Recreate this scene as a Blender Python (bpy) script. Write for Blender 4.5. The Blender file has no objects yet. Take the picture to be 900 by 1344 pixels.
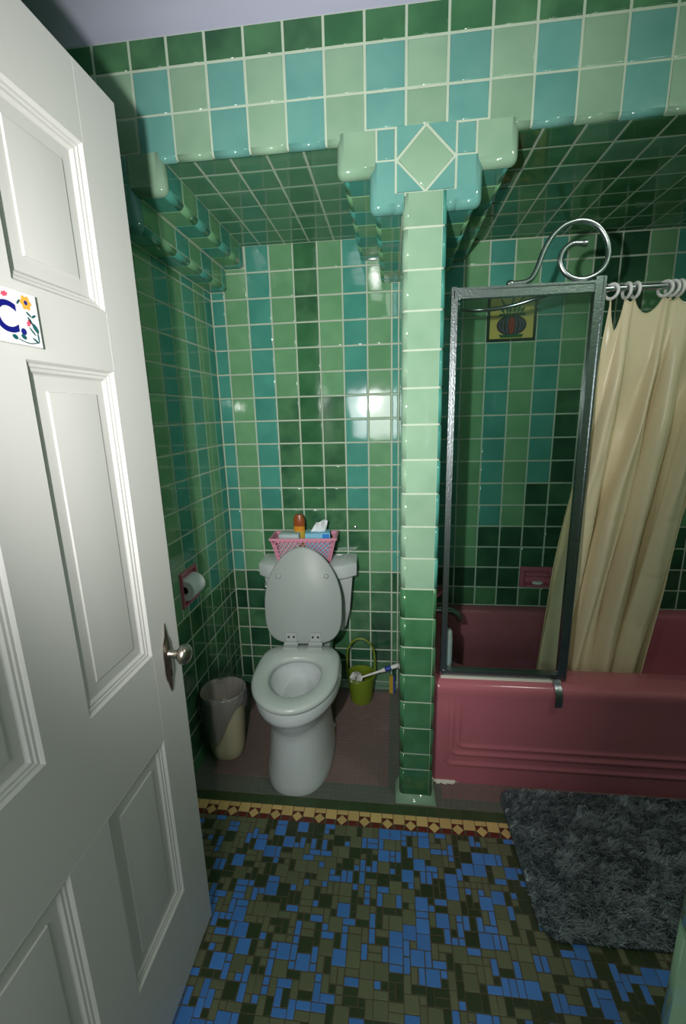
import bpy, bmesh, math, random
import numpy as np
from mathutils import Vector, Matrix
random.seed(7); rng = np.random.default_rng(7)
S = 0.11                      # one wall tile pitch in metres; T-units below, z = -22 is the floor
def P(x, y, z): return Vector((x*S, y*S, (z+22)*S))
sc = bpy.context.scene
C = sc.collection
# ---------------------------------------------------------------- camera, world, light, exposure
yaw, pit, rol = -0.1178, -0.2249, -0.0249
fw = Vector((math.sin(yaw)*math.cos(pit), math.cos(yaw)*math.cos(pit), math.sin(pit)))
r0 = Vector((math.cos(yaw), -math.sin(yaw), 0)); u0 = r0.cross(fw)
rt = r0*math.cos(rol)+u0*math.sin(rol); up = -r0*math.sin(rol)+u0*math.cos(rol)
cd = bpy.data.cameras.new('camera'); cam = bpy.data.objects.new('camera', cd); C.objects.link(cam)
m = Matrix.Identity(4)
for i in range(3): m[i][0], m[i][1], m[i][2] = rt[i], up[i], -fw[i]
m.translation = P(-0.8061, -12.638, -8.6749)
cam.matrix_world = m
cd.sensor_fit = 'HORIZONTAL'; cd.sensor_width = 36; cd.lens = 566.23/900*36; cd.clip_start = 0.02
sc.camera = cam
sc.view_settings.view_transform = 'Standard'; sc.view_settings.look = 'None'
sc.view_settings.gamma = 1; sc.view_settings.exposure = 0.0
w = bpy.data.worlds.new('world'); sc.world = w; w.use_nodes = True
w.node_tree.nodes['Background'].inputs[0].default_value = (0.5, 0.55, 0.6, 1)
w.node_tree.nodes['Background'].inputs[1].default_value = 0.02
fl = bpy.data.lights.new('flash', 'SPOT'); fo = bpy.data.objects.new('flash', fl); C.objects.link(fo)
fo.location = P(-2.47, -12.7, -7.8)                 # flash gun held left of the camera
fo.rotation_euler = (P(-2.75, 0, -7.0)-fo.location).to_track_quat('-Z', 'Y').to_euler()
fo.scale = (0.66, 1.1, 1)                           # upright flash tube: the beam is taller than wide
fl.energy = 94; fl.spot_size = math.radians(116); fl.spot_blend = 1.0; fl.shadow_soft_size = 0.018
fl.color = (1.0, 0.985, 0.96)
hl = bpy.data.lights.new('hall_fill_light', 'AREA'); ho = bpy.data.objects.new('hall_fill_light', hl); C.objects.link(ho)
hl.shape = 'RECTANGLE'; hl.size = 0.55; hl.size_y = 0.55; hl.energy = 12.5; hl.color = (0.97, 0.99, 1.0)
ho.location = P(-2.6, -22.5, -8.8)                  # added fill light down the hallway behind the camera, standing in for daylight
ho.rotation_euler = (P(-2.4, -5, -11.5)-ho.location).to_track_quat('-Z', 'Y').to_euler()
cl0 = bpy.data.lights.new('ceiling_fill_light', 'AREA'); co = bpy.data.objects.new('ceiling_fill_light', cl0); C.objects.link(co)
cl0.shape = 'DISK'; cl0.size = 0.3; cl0.energy = 6.5; cl0.color = (1, 0.97, 0.93)
co.location = P(9.0, -8.0, 1.45)                    # added dim fill for tub and rug, under the ceiling right of the frame
# ---------------------------------------------------------------- materials
def lin(r, g, b):
    f = lambda c: (c/255/12.92) if c/255 <= .04045 else ((c/255+.055)/1.055)**2.4
    return (f(r), f(g), f(b), 1)
def newmat(name):
    mt = bpy.data.materials.new(name); mt.use_nodes = True
    nt = mt.node_tree; return mt, nt, nt.nodes['Principled BSDF']
def N(nt, t, **k):
    n = nt.nodes.new(t)
    for a, v in k.items(): setattr(n, a, v)
    return n
def plain(name, col, rough=.5, metal=0, bump=0, bscale=60, mott=0, mscale=20, spec=.5, trans=0):
    mt, nt, b = newmat(name)
    b.inputs['Base Color'].default_value = col; b.inputs['Roughness'].default_value = rough
    b.inputs['Metallic'].default_value = metal; b.inputs['Specular IOR Level'].default_value = spec
    tc = N(nt, 'ShaderNodeTexCoord')
    if mott:
        n = N(nt, 'ShaderNodeTexNoise'); n.inputs['Scale'].default_value = mscale; n.inputs['Detail'].default_value = 4
        nt.links.new(tc.outputs['Object'], n.inputs['Vector'])
        mx = N(nt, 'ShaderNodeMix', data_type='RGBA')
        mx.inputs[6].default_value = [c*(1-mott) for c in col[:3]]+[1]; mx.inputs[7].default_value = [min(1, c*(1+mott)) for c in col[:3]]+[1]
        nt.links.new(n.outputs['Fac'], mx.inputs[0]); nt.links.new(mx.outputs[2], b.inputs['Base Color'])
    if bump:
        n = N(nt, 'ShaderNodeTexNoise'); n.inputs['Scale'].default_value = bscale; n.inputs['Detail'].default_value = 3
        nt.links.new(tc.outputs['Object'], n.inputs['Vector'])
        bp = N(nt, 'ShaderNodeBump'); bp.inputs['Strength'].default_value = bump; bp.inputs['Distance'].default_value = .002
        nt.links.new(n.outputs['Fac'], bp.inputs['Height']); nt.links.new(bp.outputs['Normal'], b.inputs['Normal'])
    return mt
def glaze(name, c1, c2, vary=.12, rough=.07, wav=.10, bias=.5):
    """glazed ceramic: every tile gets its own shade and its own mottling of the glaze"""
    mt, nt, b = newmat(name)
    tc = N(nt, 'ShaderNodeTexCoord'); oi = N(nt, 'ShaderNodeObjectInfo')
    off = N(nt, 'ShaderNodeVectorMath', operation='MULTIPLY_ADD')
    off.inputs[1].default_value = (1, 1, 1)
    mu = N(nt, 'ShaderNodeMath', operation='MULTIPLY'); mu.inputs[1].default_value = 37.0
    nt.links.new(oi.outputs['Random'], mu.inputs[0])
    nt.links.new(tc.outputs['Object'], off.inputs[0]); nt.links.new(mu.outputs[0], off.inputs[2])
    n = N(nt, 'ShaderNodeTexNoise'); n.inputs['Scale'].default_value = 9; n.inputs['Detail'].default_value = 2
    nt.links.new(off.outputs[0], n.inputs['Vector'])
    rp = N(nt, 'ShaderNodeMapRange'); rp.inputs[1].default_value = bias-.18; rp.inputs[2].default_value = bias+.18
    nt.links.new(n.outputs['Fac'], rp.inputs[0])
    mx = N(nt, 'ShaderNodeMix', data_type='RGBA'); mx.inputs[6].default_value = c1; mx.inputs[7].default_value = c2
    nt.links.new(rp.outputs[0], mx.inputs[0])
    hs = N(nt, 'ShaderNodeHueSaturation')
    mr = N(nt, 'ShaderNodeMapRange'); mr.inputs[3].default_value = 1-vary; mr.inputs[4].default_value = 1+vary
    nt.links.new(oi.outputs['Random'], mr.inputs[0]); nt.links.new(mr.outputs[0], hs.inputs['Value'])
    nt.links.new(mx.outputs[2], hs.inputs['Color']); nt.links.new(hs.outputs[0], b.inputs['Base Color'])
    b.inputs['Roughness'].default_value = rough
    n2 = N(nt, 'ShaderNodeTexNoise'); n2.inputs['Scale'].default_value = 14; n2.inputs['Detail'].default_value = 1
    nt.links.new(off.outputs[0], n2.inputs['Vector'])
    bp = N(nt, 'ShaderNodeBump'); bp.inputs['Strength'].default_value = wav; bp.inputs['Distance'].default_value = .004
    nt.links.new(n2.outputs['Fac'], bp.inputs['Height']); nt.links.new(bp.outputs['Normal'], b.inputs['Normal'])
    return mt
M = {}
M['light'] = glaze('light green glaze', lin(134, 168, 141), lin(146, 178, 151), .06)
M['wlight'] = glaze('leaf green glaze', lin(106, 158, 114), lin(120, 170, 126), .08)
M['teal'] = glaze('teal glaze', lin(99, 155, 147), lin(111, 165, 155), .06)
M['wteal'] = glaze('deep teal glaze', lin(72, 146, 132), lin(84, 158, 142), .07)
M['dark'] = glaze('dark green glaze', lin(50, 92, 66), lin(82, 130, 90), .14, bias=.47)
M['darkest'] = glaze('bottle green glaze', lin(34, 72, 52), lin(52, 98, 68), .14)
M['mid'] = glaze('mid green glaze', lin(84, 132, 104), lin(94, 142, 112), .06)
M['pine'] = glaze('pine green glaze', lin(54, 104, 68), lin(72, 124, 84), .10)
M['grout'] = plain('grout', lin(186, 200, 180), .9, mott=.1, mscale=30)
M['floor_grout'] = plain('dark floor grout', lin(92, 84, 66), .9)
M['plaster'] = plain('ceiling plaster', lin(176, 178, 196), .85, bump=.5, bscale=14, mott=.04, mscale=8)
M['paint'] = plain('white door paint', lin(206, 205, 201), .42, bump=.12, bscale=50)
M['pale'] = plain('pale green painted wall', lin(150, 190, 158), .5)
M['tub'] = plain('maroon enamel', lin(186, 108, 119), .16, mott=.03)
M['pink'] = glaze('pink ceramic', lin(188, 100, 120), lin(196, 110, 130), .03)
M['porcelain'] = plain('white porcelain', lin(202, 209, 208), .08)
M['seat'] = plain('white seat plastic', lin(161, 169, 165), .45)
M['seat_ring'] = plain('white seat ring plastic', lin(188, 198, 192), .3)
M['chrome'] = plain('chrome', (.62, .64, .68, 1), .24, 1, bump=.05, bscale=80)
M['alum'] = plain('pitted aluminium', (.31, .34, .35, 1), .30, 1, bump=.35, bscale=160, mott=.25, mscale=90)
M['brass'] = plain('tarnished nickel', (.42, .38, .33, 1), .30, 1, bump=.3, bscale=90, mott=.3, mscale=60)
M['black'] = plain('black hole', (.012, .012, .012, 1), .7)
M['curtain'] = plain('beige vinyl', lin(224, 211, 176), .34, bump=.12, bscale=22)
M['whiteplastic'] = plain('white plastic', lin(232, 232, 228), .3)
M['basket'] = plain('pink plastic', lin(222, 150, 172), .35)
M['paper'] = plain('white paper', lin(236, 240, 242), .9, bump=.15, bscale=120)
M['bin'] = plain('cream plastic', lin(214, 206, 172), .4)
M['lime'] = plain('lime green plastic', lin(116, 138, 36), .35)
M['bluep'] = plain('blue plastic', lin(40, 70, 160), .35)
M['ltblue'] = plain('pale blue card', lin(130, 196, 222), .6, mott=.2, mscale=40)
M['midblue'] = plain('bright blue print', lin(30, 130, 214), .6)
M['gold'] = plain('golden shampoo', lin(214, 140, 44), .25, mott=.3, mscale=25)
M['bronze'] = plain('bronze cap', lin(150, 78, 38), .3)
M['cloth'] = plain('pale towelling', lin(178, 198, 198), .95, bump=.8, bscale=300)
M['caulk'] = plain('white caulk', lin(226, 222, 208), .7, bump=.5, bscale=60)
M['copper'] = plain('rusty copper', lin(170, 96, 60), .5, .4, mott=.3)
M['yellowp'] = plain('yellow card', lin(190, 160, 50), .6)
M['art_ground'] = plain('ochre glaze', lin(214, 190, 104), .15)
M['art_edge'] = plain('black green glaze', lin(26, 44, 34), .15)
M['art_leaf'] = plain('art green', lin(30, 92, 58), .15)
M['art_vase'] = plain('aubergine glaze', lin(44, 28, 44), .15)
M['art_blue'] = plain('slate line glaze', lin(106, 112, 146), .15)
M['art_red'] = plain('red glaze', lin(140, 34, 34), .15)
M['sign_white'] = plain('white sign glaze', lin(232, 230, 230), .1)
M['sign_blue'] = plain('cobalt glaze', lin(22, 26, 120), .1)
M['sign_teal'] = plain('teal leaf glaze', lin(16, 86, 92), .1)
M['sign_orange'] = plain('orange petal glaze', lin(240, 168, 60), .1)
M['sign_pink'] = plain('pink petal glaze', lin(222, 84, 112), .1)
M['backing'] = plain('rug backing', lin(84, 92, 98), .9)
M['rust'] = plain('stem brown', lin(110, 80, 60), .3)
def floorm(name, c, vary=.1):
    return glaze(name, c, tuple(min(1, v*1.12) for v in c[:3])+(1,), vary, .38, .05)
M['f_blue'] = floorm('blue mosaic', lin(72, 128, 204))
M['f_olive'] = floorm('olive mosaic', lin(104, 108, 80))
M['f_dark'] = floorm('dark olive mosaic', lin(50, 62, 36))
M['f_yellow'] = floorm('ochre mosaic', lin(212, 180, 116))
M['f_red'] = floorm('oxblood mosaic', lin(104, 36, 26))
M['f_green'] = floorm('forest mosaic', lin(58, 78, 46))
M['f_grey'] = floorm('grey green mosaic', lin(96, 104, 94), .12)
M['f_pink'] = floorm('dusty pink mosaic', lin(132, 106, 102), .1)
def glassmat():
    mt, nt, b = newmat('screen glass'); out = nt.nodes['Material Output']
    tr = N(nt, 'ShaderNodeBsdfTransparent'); tr.inputs[0].default_value = (.80, .86, .84, 1)
    gl = N(nt, 'ShaderNodeBsdfGlossy'); gl.inputs['Roughness'].default_value = .02
    fr = N(nt, 'ShaderNodeFresnel'); fr.inputs[0].default_value = 1.45
    mx = N(nt, 'ShaderNodeMixShader')
    nt.links.new(fr.outputs[0], mx.inputs[0]); nt.links.new(tr.outputs[0], mx.inputs[1]); nt.links.new(gl.outputs[0], mx.inputs[2])
    nt.links.new(mx.outputs[0], out.inputs[0]); nt.nodes.remove(b); return mt
M['glass'] = glassmat()
def bagmat():
    mt, nt, b = newmat('grey bin liner'); out = nt.nodes['Material Output']
    b.inputs['Base Color'].default_value = lin(150, 150, 152); b.inputs['Roughness'].default_value = .25
    tr = N(nt, 'ShaderNodeBsdfTransparent'); tr.inputs[0].default_value = (.8, .8, .8, 1)
    mx = N(nt, 'ShaderNodeMixShader'); mx.inputs[0].default_value = .5
    nt.links.new(tr.outputs[0], mx.inputs[1]); nt.links.new(b.outputs[0], mx.inputs[2]); nt.links.new(mx.outputs[0], out.inputs[0])
    return mt
M['bag'] = bagmat()
def pilemat():
    mt, nt, b = newmat('grey shag'); at = N(nt, 'ShaderNodeAttribute'); at.attribute_name = 'shade'
    mx = N(nt, 'ShaderNodeMix', data_type='RGBA'); mx.inputs[6].default_value = lin(112, 126, 132); mx.inputs[7].default_value = lin(196, 210, 214)
    nt.links.new(at.outputs['Fac'], mx.inputs[0]); nt.links.new(mx.outputs[2], b.inputs['Base Color'])
    b.inputs['Roughness'].default_value = .6; return mt
M['pile'] = pilemat()
# ---------------------------------------------------------------- helpers
def link(name, me, parent=None, mat=None):
    o = bpy.data.objects.new(name, me); C.objects.link(o)
    if mat is not None and not me.materials: me.materials.append(M[mat] if isinstance(mat, str) else mat)
    if parent is not None: o.parent = parent
    return o
def mesh(name, v, f, smooth=True):
    me = bpy.data.meshes.new(name); me.from_pydata([tuple(p) for p in v], [], [tuple(q) for q in f]); me.update()
    if smooth: me.polygons.foreach_set('use_smooth', [True]*len(me.polygons))
    return me
def tag(o, label, cat, group=None):
    o['label'] = label; o['category'] = cat
    if group: o['group'] = group
    return o
def thing(name, label, cat, loc, rotz=0, group=None):
    o = bpy.data.objects.new(name, None); C.objects.link(o); o.empty_display_size = .05
    o.location = loc; o.rotation_euler = (0, 0, rotz); return tag(o, label, cat, group)
def struct(o): o['kind'] = 'structure'; return o
class MB:
    """collects simple solids into one mesh (metres)"""
    def __init__(s): s.v = []; s.f = []
    def add(s, v, f):
        n = len(s.v); s.v += [Vector(p) for p in v]; s.f += [tuple(i+n for i in q) for q in f]; return s
    def box(s, a, b):
        x0, y0, z0 = a; x1, y1, z1 = b
        v = [(x0,y0,z0),(x1,y0,z0),(x1,y1,z0),(x0,y1,z0),(x0,y0,z1),(x1,y0,z1),(x1,y1,z1),(x0,y1,z1)]
        return s.add(v, [(3,2,1,0),(4,5,6,7),(0,1,5,4),(1,2,6,5),(2,3,7,6),(3,0,4,7)])
    def tbox(s, a, b): return s.box(P(*a), P(*b))
    def loft(s, rings, cap0=True, cap1=True, closed=False):
        n = len(rings[0]); v = [p for r in rings for p in r]; f = []
        k = len(rings)
        for i in range(k if closed else k-1):
            for j in range(n):
                a = i*n+j; b = i*n+(j+1) % n; c = ((i+1) % k)*n+(j+1) % n; d = ((i+1) % k)*n+j
                f.append((a, b, c, d))
        if not closed:
            if cap0: f.append(tuple(range(n-1, -1, -1)))
            if cap1: f.append(tuple((k-1)*n+j for j in range(n)))
        return s.add(v, f)
    def tube(s, pts, r, n=12, cap=True):
        pts = [Vector(p) for p in pts]; rings = []; ref = Vector((0, 0, 1))
        t0 = (pts[1]-pts[0]).normalized()
        if abs(t0.dot(ref)) > .9: ref = Vector((0, 1, 0))
        a = t0.cross(ref).normalized()
        for i, p in enumerate(pts):
            t = (pts[min(i+1, len(pts)-1)]-pts[max(i-1, 0)]).normalized()
            a = (a-t*a.dot(t)).normalized(); b = t.cross(a)
            rr = r[i] if isinstance(r, (list, tuple)) else r
            rings.append([p+a*math.cos(2*math.pi*k/n)*rr+b*math.sin(2*math.pi*k/n)*rr for k in range(n)])
        return s.loft(rings, cap, cap)
    def lathe(s, prof, origin=(0,0,0), axis='z', n=28, sx=1, sy=1):
        rings = []
        o = Vector(origin)
        for r, h in prof:
            ring = []
            for k in range(n):
                a = 2*math.pi*k/n; x, y = r*math.cos(a)*sx, r*math.sin(a)*sy
                q = {'z': (x, y, h), 'x': (h, x, y), 'y': (y, h, x)}[axis]
                ring.append(o+Vector(q))
            rings.append(ring)
        return s.loft(rings)
    def build(s, name, mat, parent=None, smooth=True, angle=40):
        me = mesh(name, s.v, s.f, smooth)
        if smooth:
            bm = bmesh.new(); bm.from_mesh(me); bmesh.ops.recalc_face_normals(bm, faces=bm.faces)
            for e in bm.edges:
                e.smooth = len(e.link_faces) == 2 and e.calc_face_angle(0) < math.radians(angle)
            bm.to_mesh(me); bm.free()
        return link(name, me, parent, mat)
def torus(mb, c, R, r, ax, n=28, k=10, a0=0, a1=2*math.pi):
    """ring (or arc) about axis ax ('x','y','z')"""
    pts = []
    full = abs(a1-a0-2*math.pi) < 1e-6
    for i in range(n if full else n+1):
        a = a0+(a1-a0)*i/n
        u_, v_ = math.cos(a)*R, math.sin(a)*R
        pts.append(Vector(c)+Vector({'z': (u_, v_, 0), 'y': (u_, 0, v_), 'x': (0, u_, v_)}[ax]))
    if not full: return mb.tube(pts, r, k)
    rings = []
    axv = Vector({'z': (0,0,1), 'y': (0,1,0), 'x': (1,0,0)}[ax])
    for p in pts:
        d = (p-Vector(c)).normalized()
        rings.append([p+d*math.cos(2*math.pi*j/k)*r+axv*math.sin(2*math.pi*j/k)*r for j in range(k)])
    return mb.loft(rings, closed=True)
# ---- tiles
TH = .08; GAP = .055
tcache = {}
def tile_mesh(wd, ht, mat, rnd='', r=.17, th=TH, bv=.03):
    key = (round(wd, 3), round(ht, 3), mat, rnd, round(r, 3), th, bv)
    if key in tcache: return tcache[key]
    x, y = wd/2*S, ht/2*S; t = th*S
    if not rnd:
        b = min(bv, wd*.2, ht*.2)*S; v = []
        for ins, z in ((0, 0), (0, t-b*.8), (b*.3, t-b*.2), (b, t)):
            v += [(-x+ins, -y+ins, z), (x-ins, -y+ins, z), (x-ins, y-ins, z), (-x+ins, y-ins, z)]
        f = []; sm = []
        for k in range(3):
            for j in range(4):
                f.append((k*4+j, k*4+(j+1) % 4, k*4+4+(j+1) % 4, k*4+4+j)); sm.append(k > 0)
        f.append((12, 13, 14, 15)); sm.append(False)
        me = bpy.data.meshes.new('tile'); me.from_pydata(v, [], f); me.polygons.foreach_set('use_smooth', sm)
    else:
        bm = bmesh.new(); rr = r*S; t2 = max(t, rr*1.02)
        bmesh.ops.create_cube(bm, size=1)
        for q in bm.verts: q.co = Vector((q.co.x*2*x, q.co.y*2*y, t-t2 if q.co.z < 0 else t))
        es = []
        side = {'L': lambda p: p.x < -x*.99, 'R': lambda p: p.x > x*.99, 'B': lambda p: p.y < -y*.99, 'T': lambda p: p.y > y*.99}
        for e in bm.edges:
            a, b_ = e.verts[0].co, e.verts[1].co
            sides = [k for k in 'LRBT' if side[k](a) and side[k](b_)]
            if a.z > t*.99 and b_.z > t*.99:
                if any(k in rnd for k in sides): es.append(e)
            elif len(sides) == 2 and all(k in rnd for k in sides): es.append(e)
        bmesh.ops.bevel(bm, geom=es, offset=rr*.98, segments=5, profile=.5, affect='EDGES')
        bm.normal_update()
        for fc in bm.faces:
            fc.smooth = max(abs(fc.normal.x), abs(fc.normal.y), abs(fc.normal.z)) < .995
        for e in bm.edges: e.smooth = True
        me = bpy.data.meshes.new('tile'); bm.to_mesh(me); bm.free()
    me.materials.append(M[mat]); tcache[key] = me; return me
X, Y, Z = Vector((1,0,0)), Vector((0,1,0)), Vector((0,0,1))
FR = {'front': (X, Z), 'left': (Y, Z), 'right': (-Y, Z), 'down': (X, -Y), 'up': (X, Y)}   # ux, uy of each facing
def place(me, c, ux, uy, parent, name='tile', th=TH, tilt=.0035, lift=0):
    n = ux.cross(uy)
    o = bpy.data.objects.new(name, me); C.objects.link(o); o.parent = parent
    a, b = random.gauss(0, tilt), random.gauss(0, tilt)
    R = Matrix((ux, uy, n)).transposed()
    R = R @ Matrix.Rotation(a, 3, 'X') @ Matrix.Rotation(b, 3, 'Y')
    mw = R.to_4x4(); mw.translation = P(*c)-n*(th-lift+random.uniform(0, .008))*S
    o.matrix_local = mw; return o
def tile(face, plane, a0, a1, b0, b1, mat, parent, name='tile', rnd='', r=.17, hole=None):
    """tile covering [a0,a1]x[b0,b1] (joint to joint) in the plane's own axes: front (x,z), left/right (y,z), down/up (x,y)"""
    if hole:
        h0, h1, g0, g1 = hole
        if a0 < h1 and a1 > h0 and b0 < g1 and b1 > g0:
            for q in ((a0, min(a1, h0), b0, b1), (max(a0, h1), a1, b0, b1), (max(a0, h0), min(a1, h1), b0, min(b1, g0)), (max(a0, h0), min(a1, h1), max(b0, g1), b1)):
                if q[1]-q[0] > .12 and q[3]-q[2] > .12: tile(face, plane, *q, mat, parent, name, rnd, r)
            return
    g = GAP
    a0 -= g/2*('L' in rnd); a1 += g/2*('R' in rnd); b0 -= g/2*('B' in rnd); b1 += g/2*('T' in rnd)   # a bullnose edge has no joint
    ca, cb = (a0+a1)/2, (b0+b1)/2
    me = tile_mesh(a1-a0-g, b1-b0-g, mat, rnd, r)
    ux, uy = FR[face]
    c = {'front': (ca, plane, cb), 'left': (plane, ca, cb), 'right': (plane, ca, cb), 'down': (ca, cb, plane), 'up': (ca, cb, plane)}[face]
    return place(me, c, ux, uy, parent, name)
D = .018   # joint depth
def arc(cx, cz, r, a0, a1, n=6): return [(cx+r*math.cos(math.radians(a0+(a1-a0)*i/n)), cz+r*math.sin(math.radians(a0+(a1-a0)*i/n))) for i in range(n+1)]
def stepcore(sgn, xw, x1, x2, y0, y1, par):
    """grout body of a stepped corbel, its arrises rounded like the tiles in front of it"""
    e = lambda x: x*sgn
    p = [(e(xw), -1.7), (e(x1)-D, -1.7)]+arc(e(x1)-.17, -2.61, .152, 0, -90)+[(e(x2)-D, -2.762)]+arc(e(x2)-.17, -3.45, .152, 0, -90)+[(e(xw), -3.602)]
    mb = MB(); mb.loft([[P(sgn*x, y, z) for x, z in p] for y in (y0, y1)]); mb.build('corbel_core', 'grout', par, angle=30)
def wall(name, boxes, mat='grout'):
    mb = MB()
    for a, b in boxes: mb.tbox(a, b)
    return struct(mb.build(name, mat, smooth=False))
# ================================================================= SETTING
# ---- plaster ceiling with a cove over the tiled header
prof = [(1.2, .66), (0.02, .66)]+[(-1.0+1.0*math.cos(a), .68+.9*math.sin(a)) for a in np.linspace(0, math.pi/2, 12)]+[(-24, 1.58), (-24, 1.9), (1.2, 1.9)]
mb = MB(); mb.loft([[P(x, y, z) for y, z in prof] for x in (-10.6, 15.9)])
struct(mb.build('ceiling', 'plaster', angle=30))
# ---- header wall over both alcoves
zA, zB, zH, zC = 0.0, -1.0, -2.02, .68
header = wall('wall_header', [((-10.6, .25, -1.9), (15.9, 1.2, .70))])
mb = MB(); mb.loft([[P(x, y, z) for y, z in [(.3, .7), (D, .7)]+arc(.13, -1.92, .108, 180, 270)+[(.135, -2.028), (.135, -1.9), (.3, -1.9)]] for x in (-10.6, 15.9)]); mb.build('header_core', 'grout', header, angle=30)
for k in range(-11, 16):
    x0, x1 = k-.5, k+.5
    tile('front', 0, x0, x1, zA, zC, random.choice(['dark', 'dark', 'dark', 'pine', 'pine']), header)
    lt = 'light' if k % 2 == 0 else 'teal'
    tile('front', 0, x0, x1, zB, zA, lt, header)
    incap = abs(k) <= 2 or k <= -7
    if not incap: tile('front', 0, x0, x1, zH-.03, zB, lt, header, rnd='B', r=.13)
    elif k in (-2, 2) or k == -7:
        tile('front', 0, x0, x1, zH-.03, zB, lt, header, rnd='B', r=.13)
    else: tile('front', 0, x0, x1, -1.8, zB, lt, header)
# ---- soffits
ct = wall('ceiling_toilet', [((-8.5, .2, -1.97+D), (-.5, 6.5, -1.6))])
for i in range(-8, 0):
    for j in range(7):
        y0, y1 = (.05+j*1.0 if j else .15), min(.05+(j+1)*1.0, 6.37)
        if i+.85 < -7 or i > -2: continue
        tile('down', -1.97, i-.15, i+.85, y0, y1, 'mid', ct)
cb_ = wall('ceiling_tub', [((.4, .2, -2.05+D), (15.9, 7.4, -1.6))])
for i in range(2, 15):
    for j in range(8):
        y0, y1 = (.03+j*.98 if j else .15), min(.03+(j+1)*.98, 7.25)
        if y1-y0 > .1: tile('down', -2.05, i-.17, i+.83, y0, y1, 'pine' if random.random() < .8 else 'mid', cb_)
# ---- toilet alcove back wall
zK = -1.93
def krow(k):   # joints, top to bottom; the courses near the floor are cut
    L = [-1.93]+[zK-i for i in range(1, 19)]+[zK-18.62, zK-19.75]
    return L[k]
wb = wall('wall_back', [((-8.6, 6.37+D, -22.1), (-.4, 6.9, -1.8))])
cols = [-8.43, -7.86, -6.86, -5.86, -4.86, -3.86, -2.86, -1.86, -.86, -.57]
def backcol(c, k):
    if k >= 14: return random.choice(['dark', 'dark', 'pine', 'darkest'])
    if c in (0, 8): return 'wteal'
    if c in (1, 7): return 'wlight'
    if k >= 11: return random.choice(['dark', 'dark', 'pine'])
    if c in (2, 6): return 'wteal'
    if c == 4: return 'pine' if k == 0 else ('dark' if k in (1, 2) else 'pine')
    return 'dark' if k >= 6 else 'wlight'
for c in range(9):
    for k in range(20):
        z1 = krow(k)
        if c in (1, 7): z1 = min(z1, -2.76)
        if c in (0, 8): z1 = min(z1, -3.60)
        if z1-krow(k+1) < .1: continue
        tile('front', 6.37, cols[c], cols[c+1], krow(k+1), z1, backcol(c, k), wb)
# ---- left wall of the alcove, with the recess for the paper holder
HOLE = (1.2, 2.48, -15.55, -14.2)
wl = wall('wall_left', [((-9.2, .2, -22.1), (-8.43-D, 1.2, -1.8)), ((-9.2, 2.48, -22.1), (-8.43-D, 6.6, -1.8)),
                        ((-9.2, 1.2, -22.1), (-8.43-D, 2.48, -15.55)), ((-9.2, 1.2, -14.2), (-8.43-D, 2.48, -1.8)), ((-9.2, 1.2, -15.55), (-9.05, 2.48, -14.2)),
                        ((-10.6, D, -22.1), (-8.6, 1.0, -1.8)), ((-10.4, .02, -2.72), (-7.85, .1, -1.78))])
stepcore(1, -8.5, -6.9, -7.70, .17, 6.5, wl)
lj = [6.37, 5.68, 4.68, 3.68, 2.68, 1.68, .68, .14]
for i in range(7):
    y1, y0 = lj[i], lj[i+1]
    for k in range(1, 20):
        z1 = min(krow(k), -3.62); z0 = krow(k+1)
        if z1-z0 < .1: continue
        mt = random.choice(['dark', 'dark', 'pine']) if k >= 14 else ('wteal' if i in (0, 2, 4, 6) else 'wlight')
        tile('left', -8.43, y0, y1, z0, z1, mt, wl, hole=HOLE)
for k in range(1, 20):      # rounded front corner and pilaster face
    z1 = min(krow(k), -3.65); z0 = krow(k+1)
    mt = 'pine' if k >= 14 else 'light'
    tile('front', 0, -9.5, -8.43, z0, z1, mt, wl, 'pilaster_tile', rnd='R')
    tile('front', 0, -10.55, -9.5, z0, z1, mt, wl, 'pilaster_tile')
def corbel(par, sgn, xw, x1, x2, ys, ztop):
    """two stepped courses running back under a soffit; sgn=+1 projects towards +x, edges at x1 (upper) and x2 (lower)"""
    face = 'left' if sgn > 0 else 'right'
    for j in range(len(ys)-1):
        y0, y1 = ys[j], ys[j+1]
        a, b = ('wteal', 'wlight') if j % 2 == 0 else ('wlight', 'wteal')
        tile(face, x1, y0, y1, -2.62, ztop, a, par, 'corbel_tile')
        tile(face, x2, y0, y1, -3.44, -2.8, b if j == 0 else a, par, 'corbel_tile')
        e = 'R' if sgn > 0 else 'L'
        tile('down', -2.78, min(x1, x2), max(x1, x2), y0, y1, a, par, 'corbel_tile', rnd=e, r=.16)
        tile('down', -3.62, min(x2, xw), max(x2, xw), y0, y1, a, par, 'corbel_tile', rnd=e, r=.16)
ys = [.16, 1.1, 2.07, 3.02, 3.97, 4.93, 5.88, 6.37]
corbel(wl, 1, -8.43, -6.9, -7.70, ys, -1.97)
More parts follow.
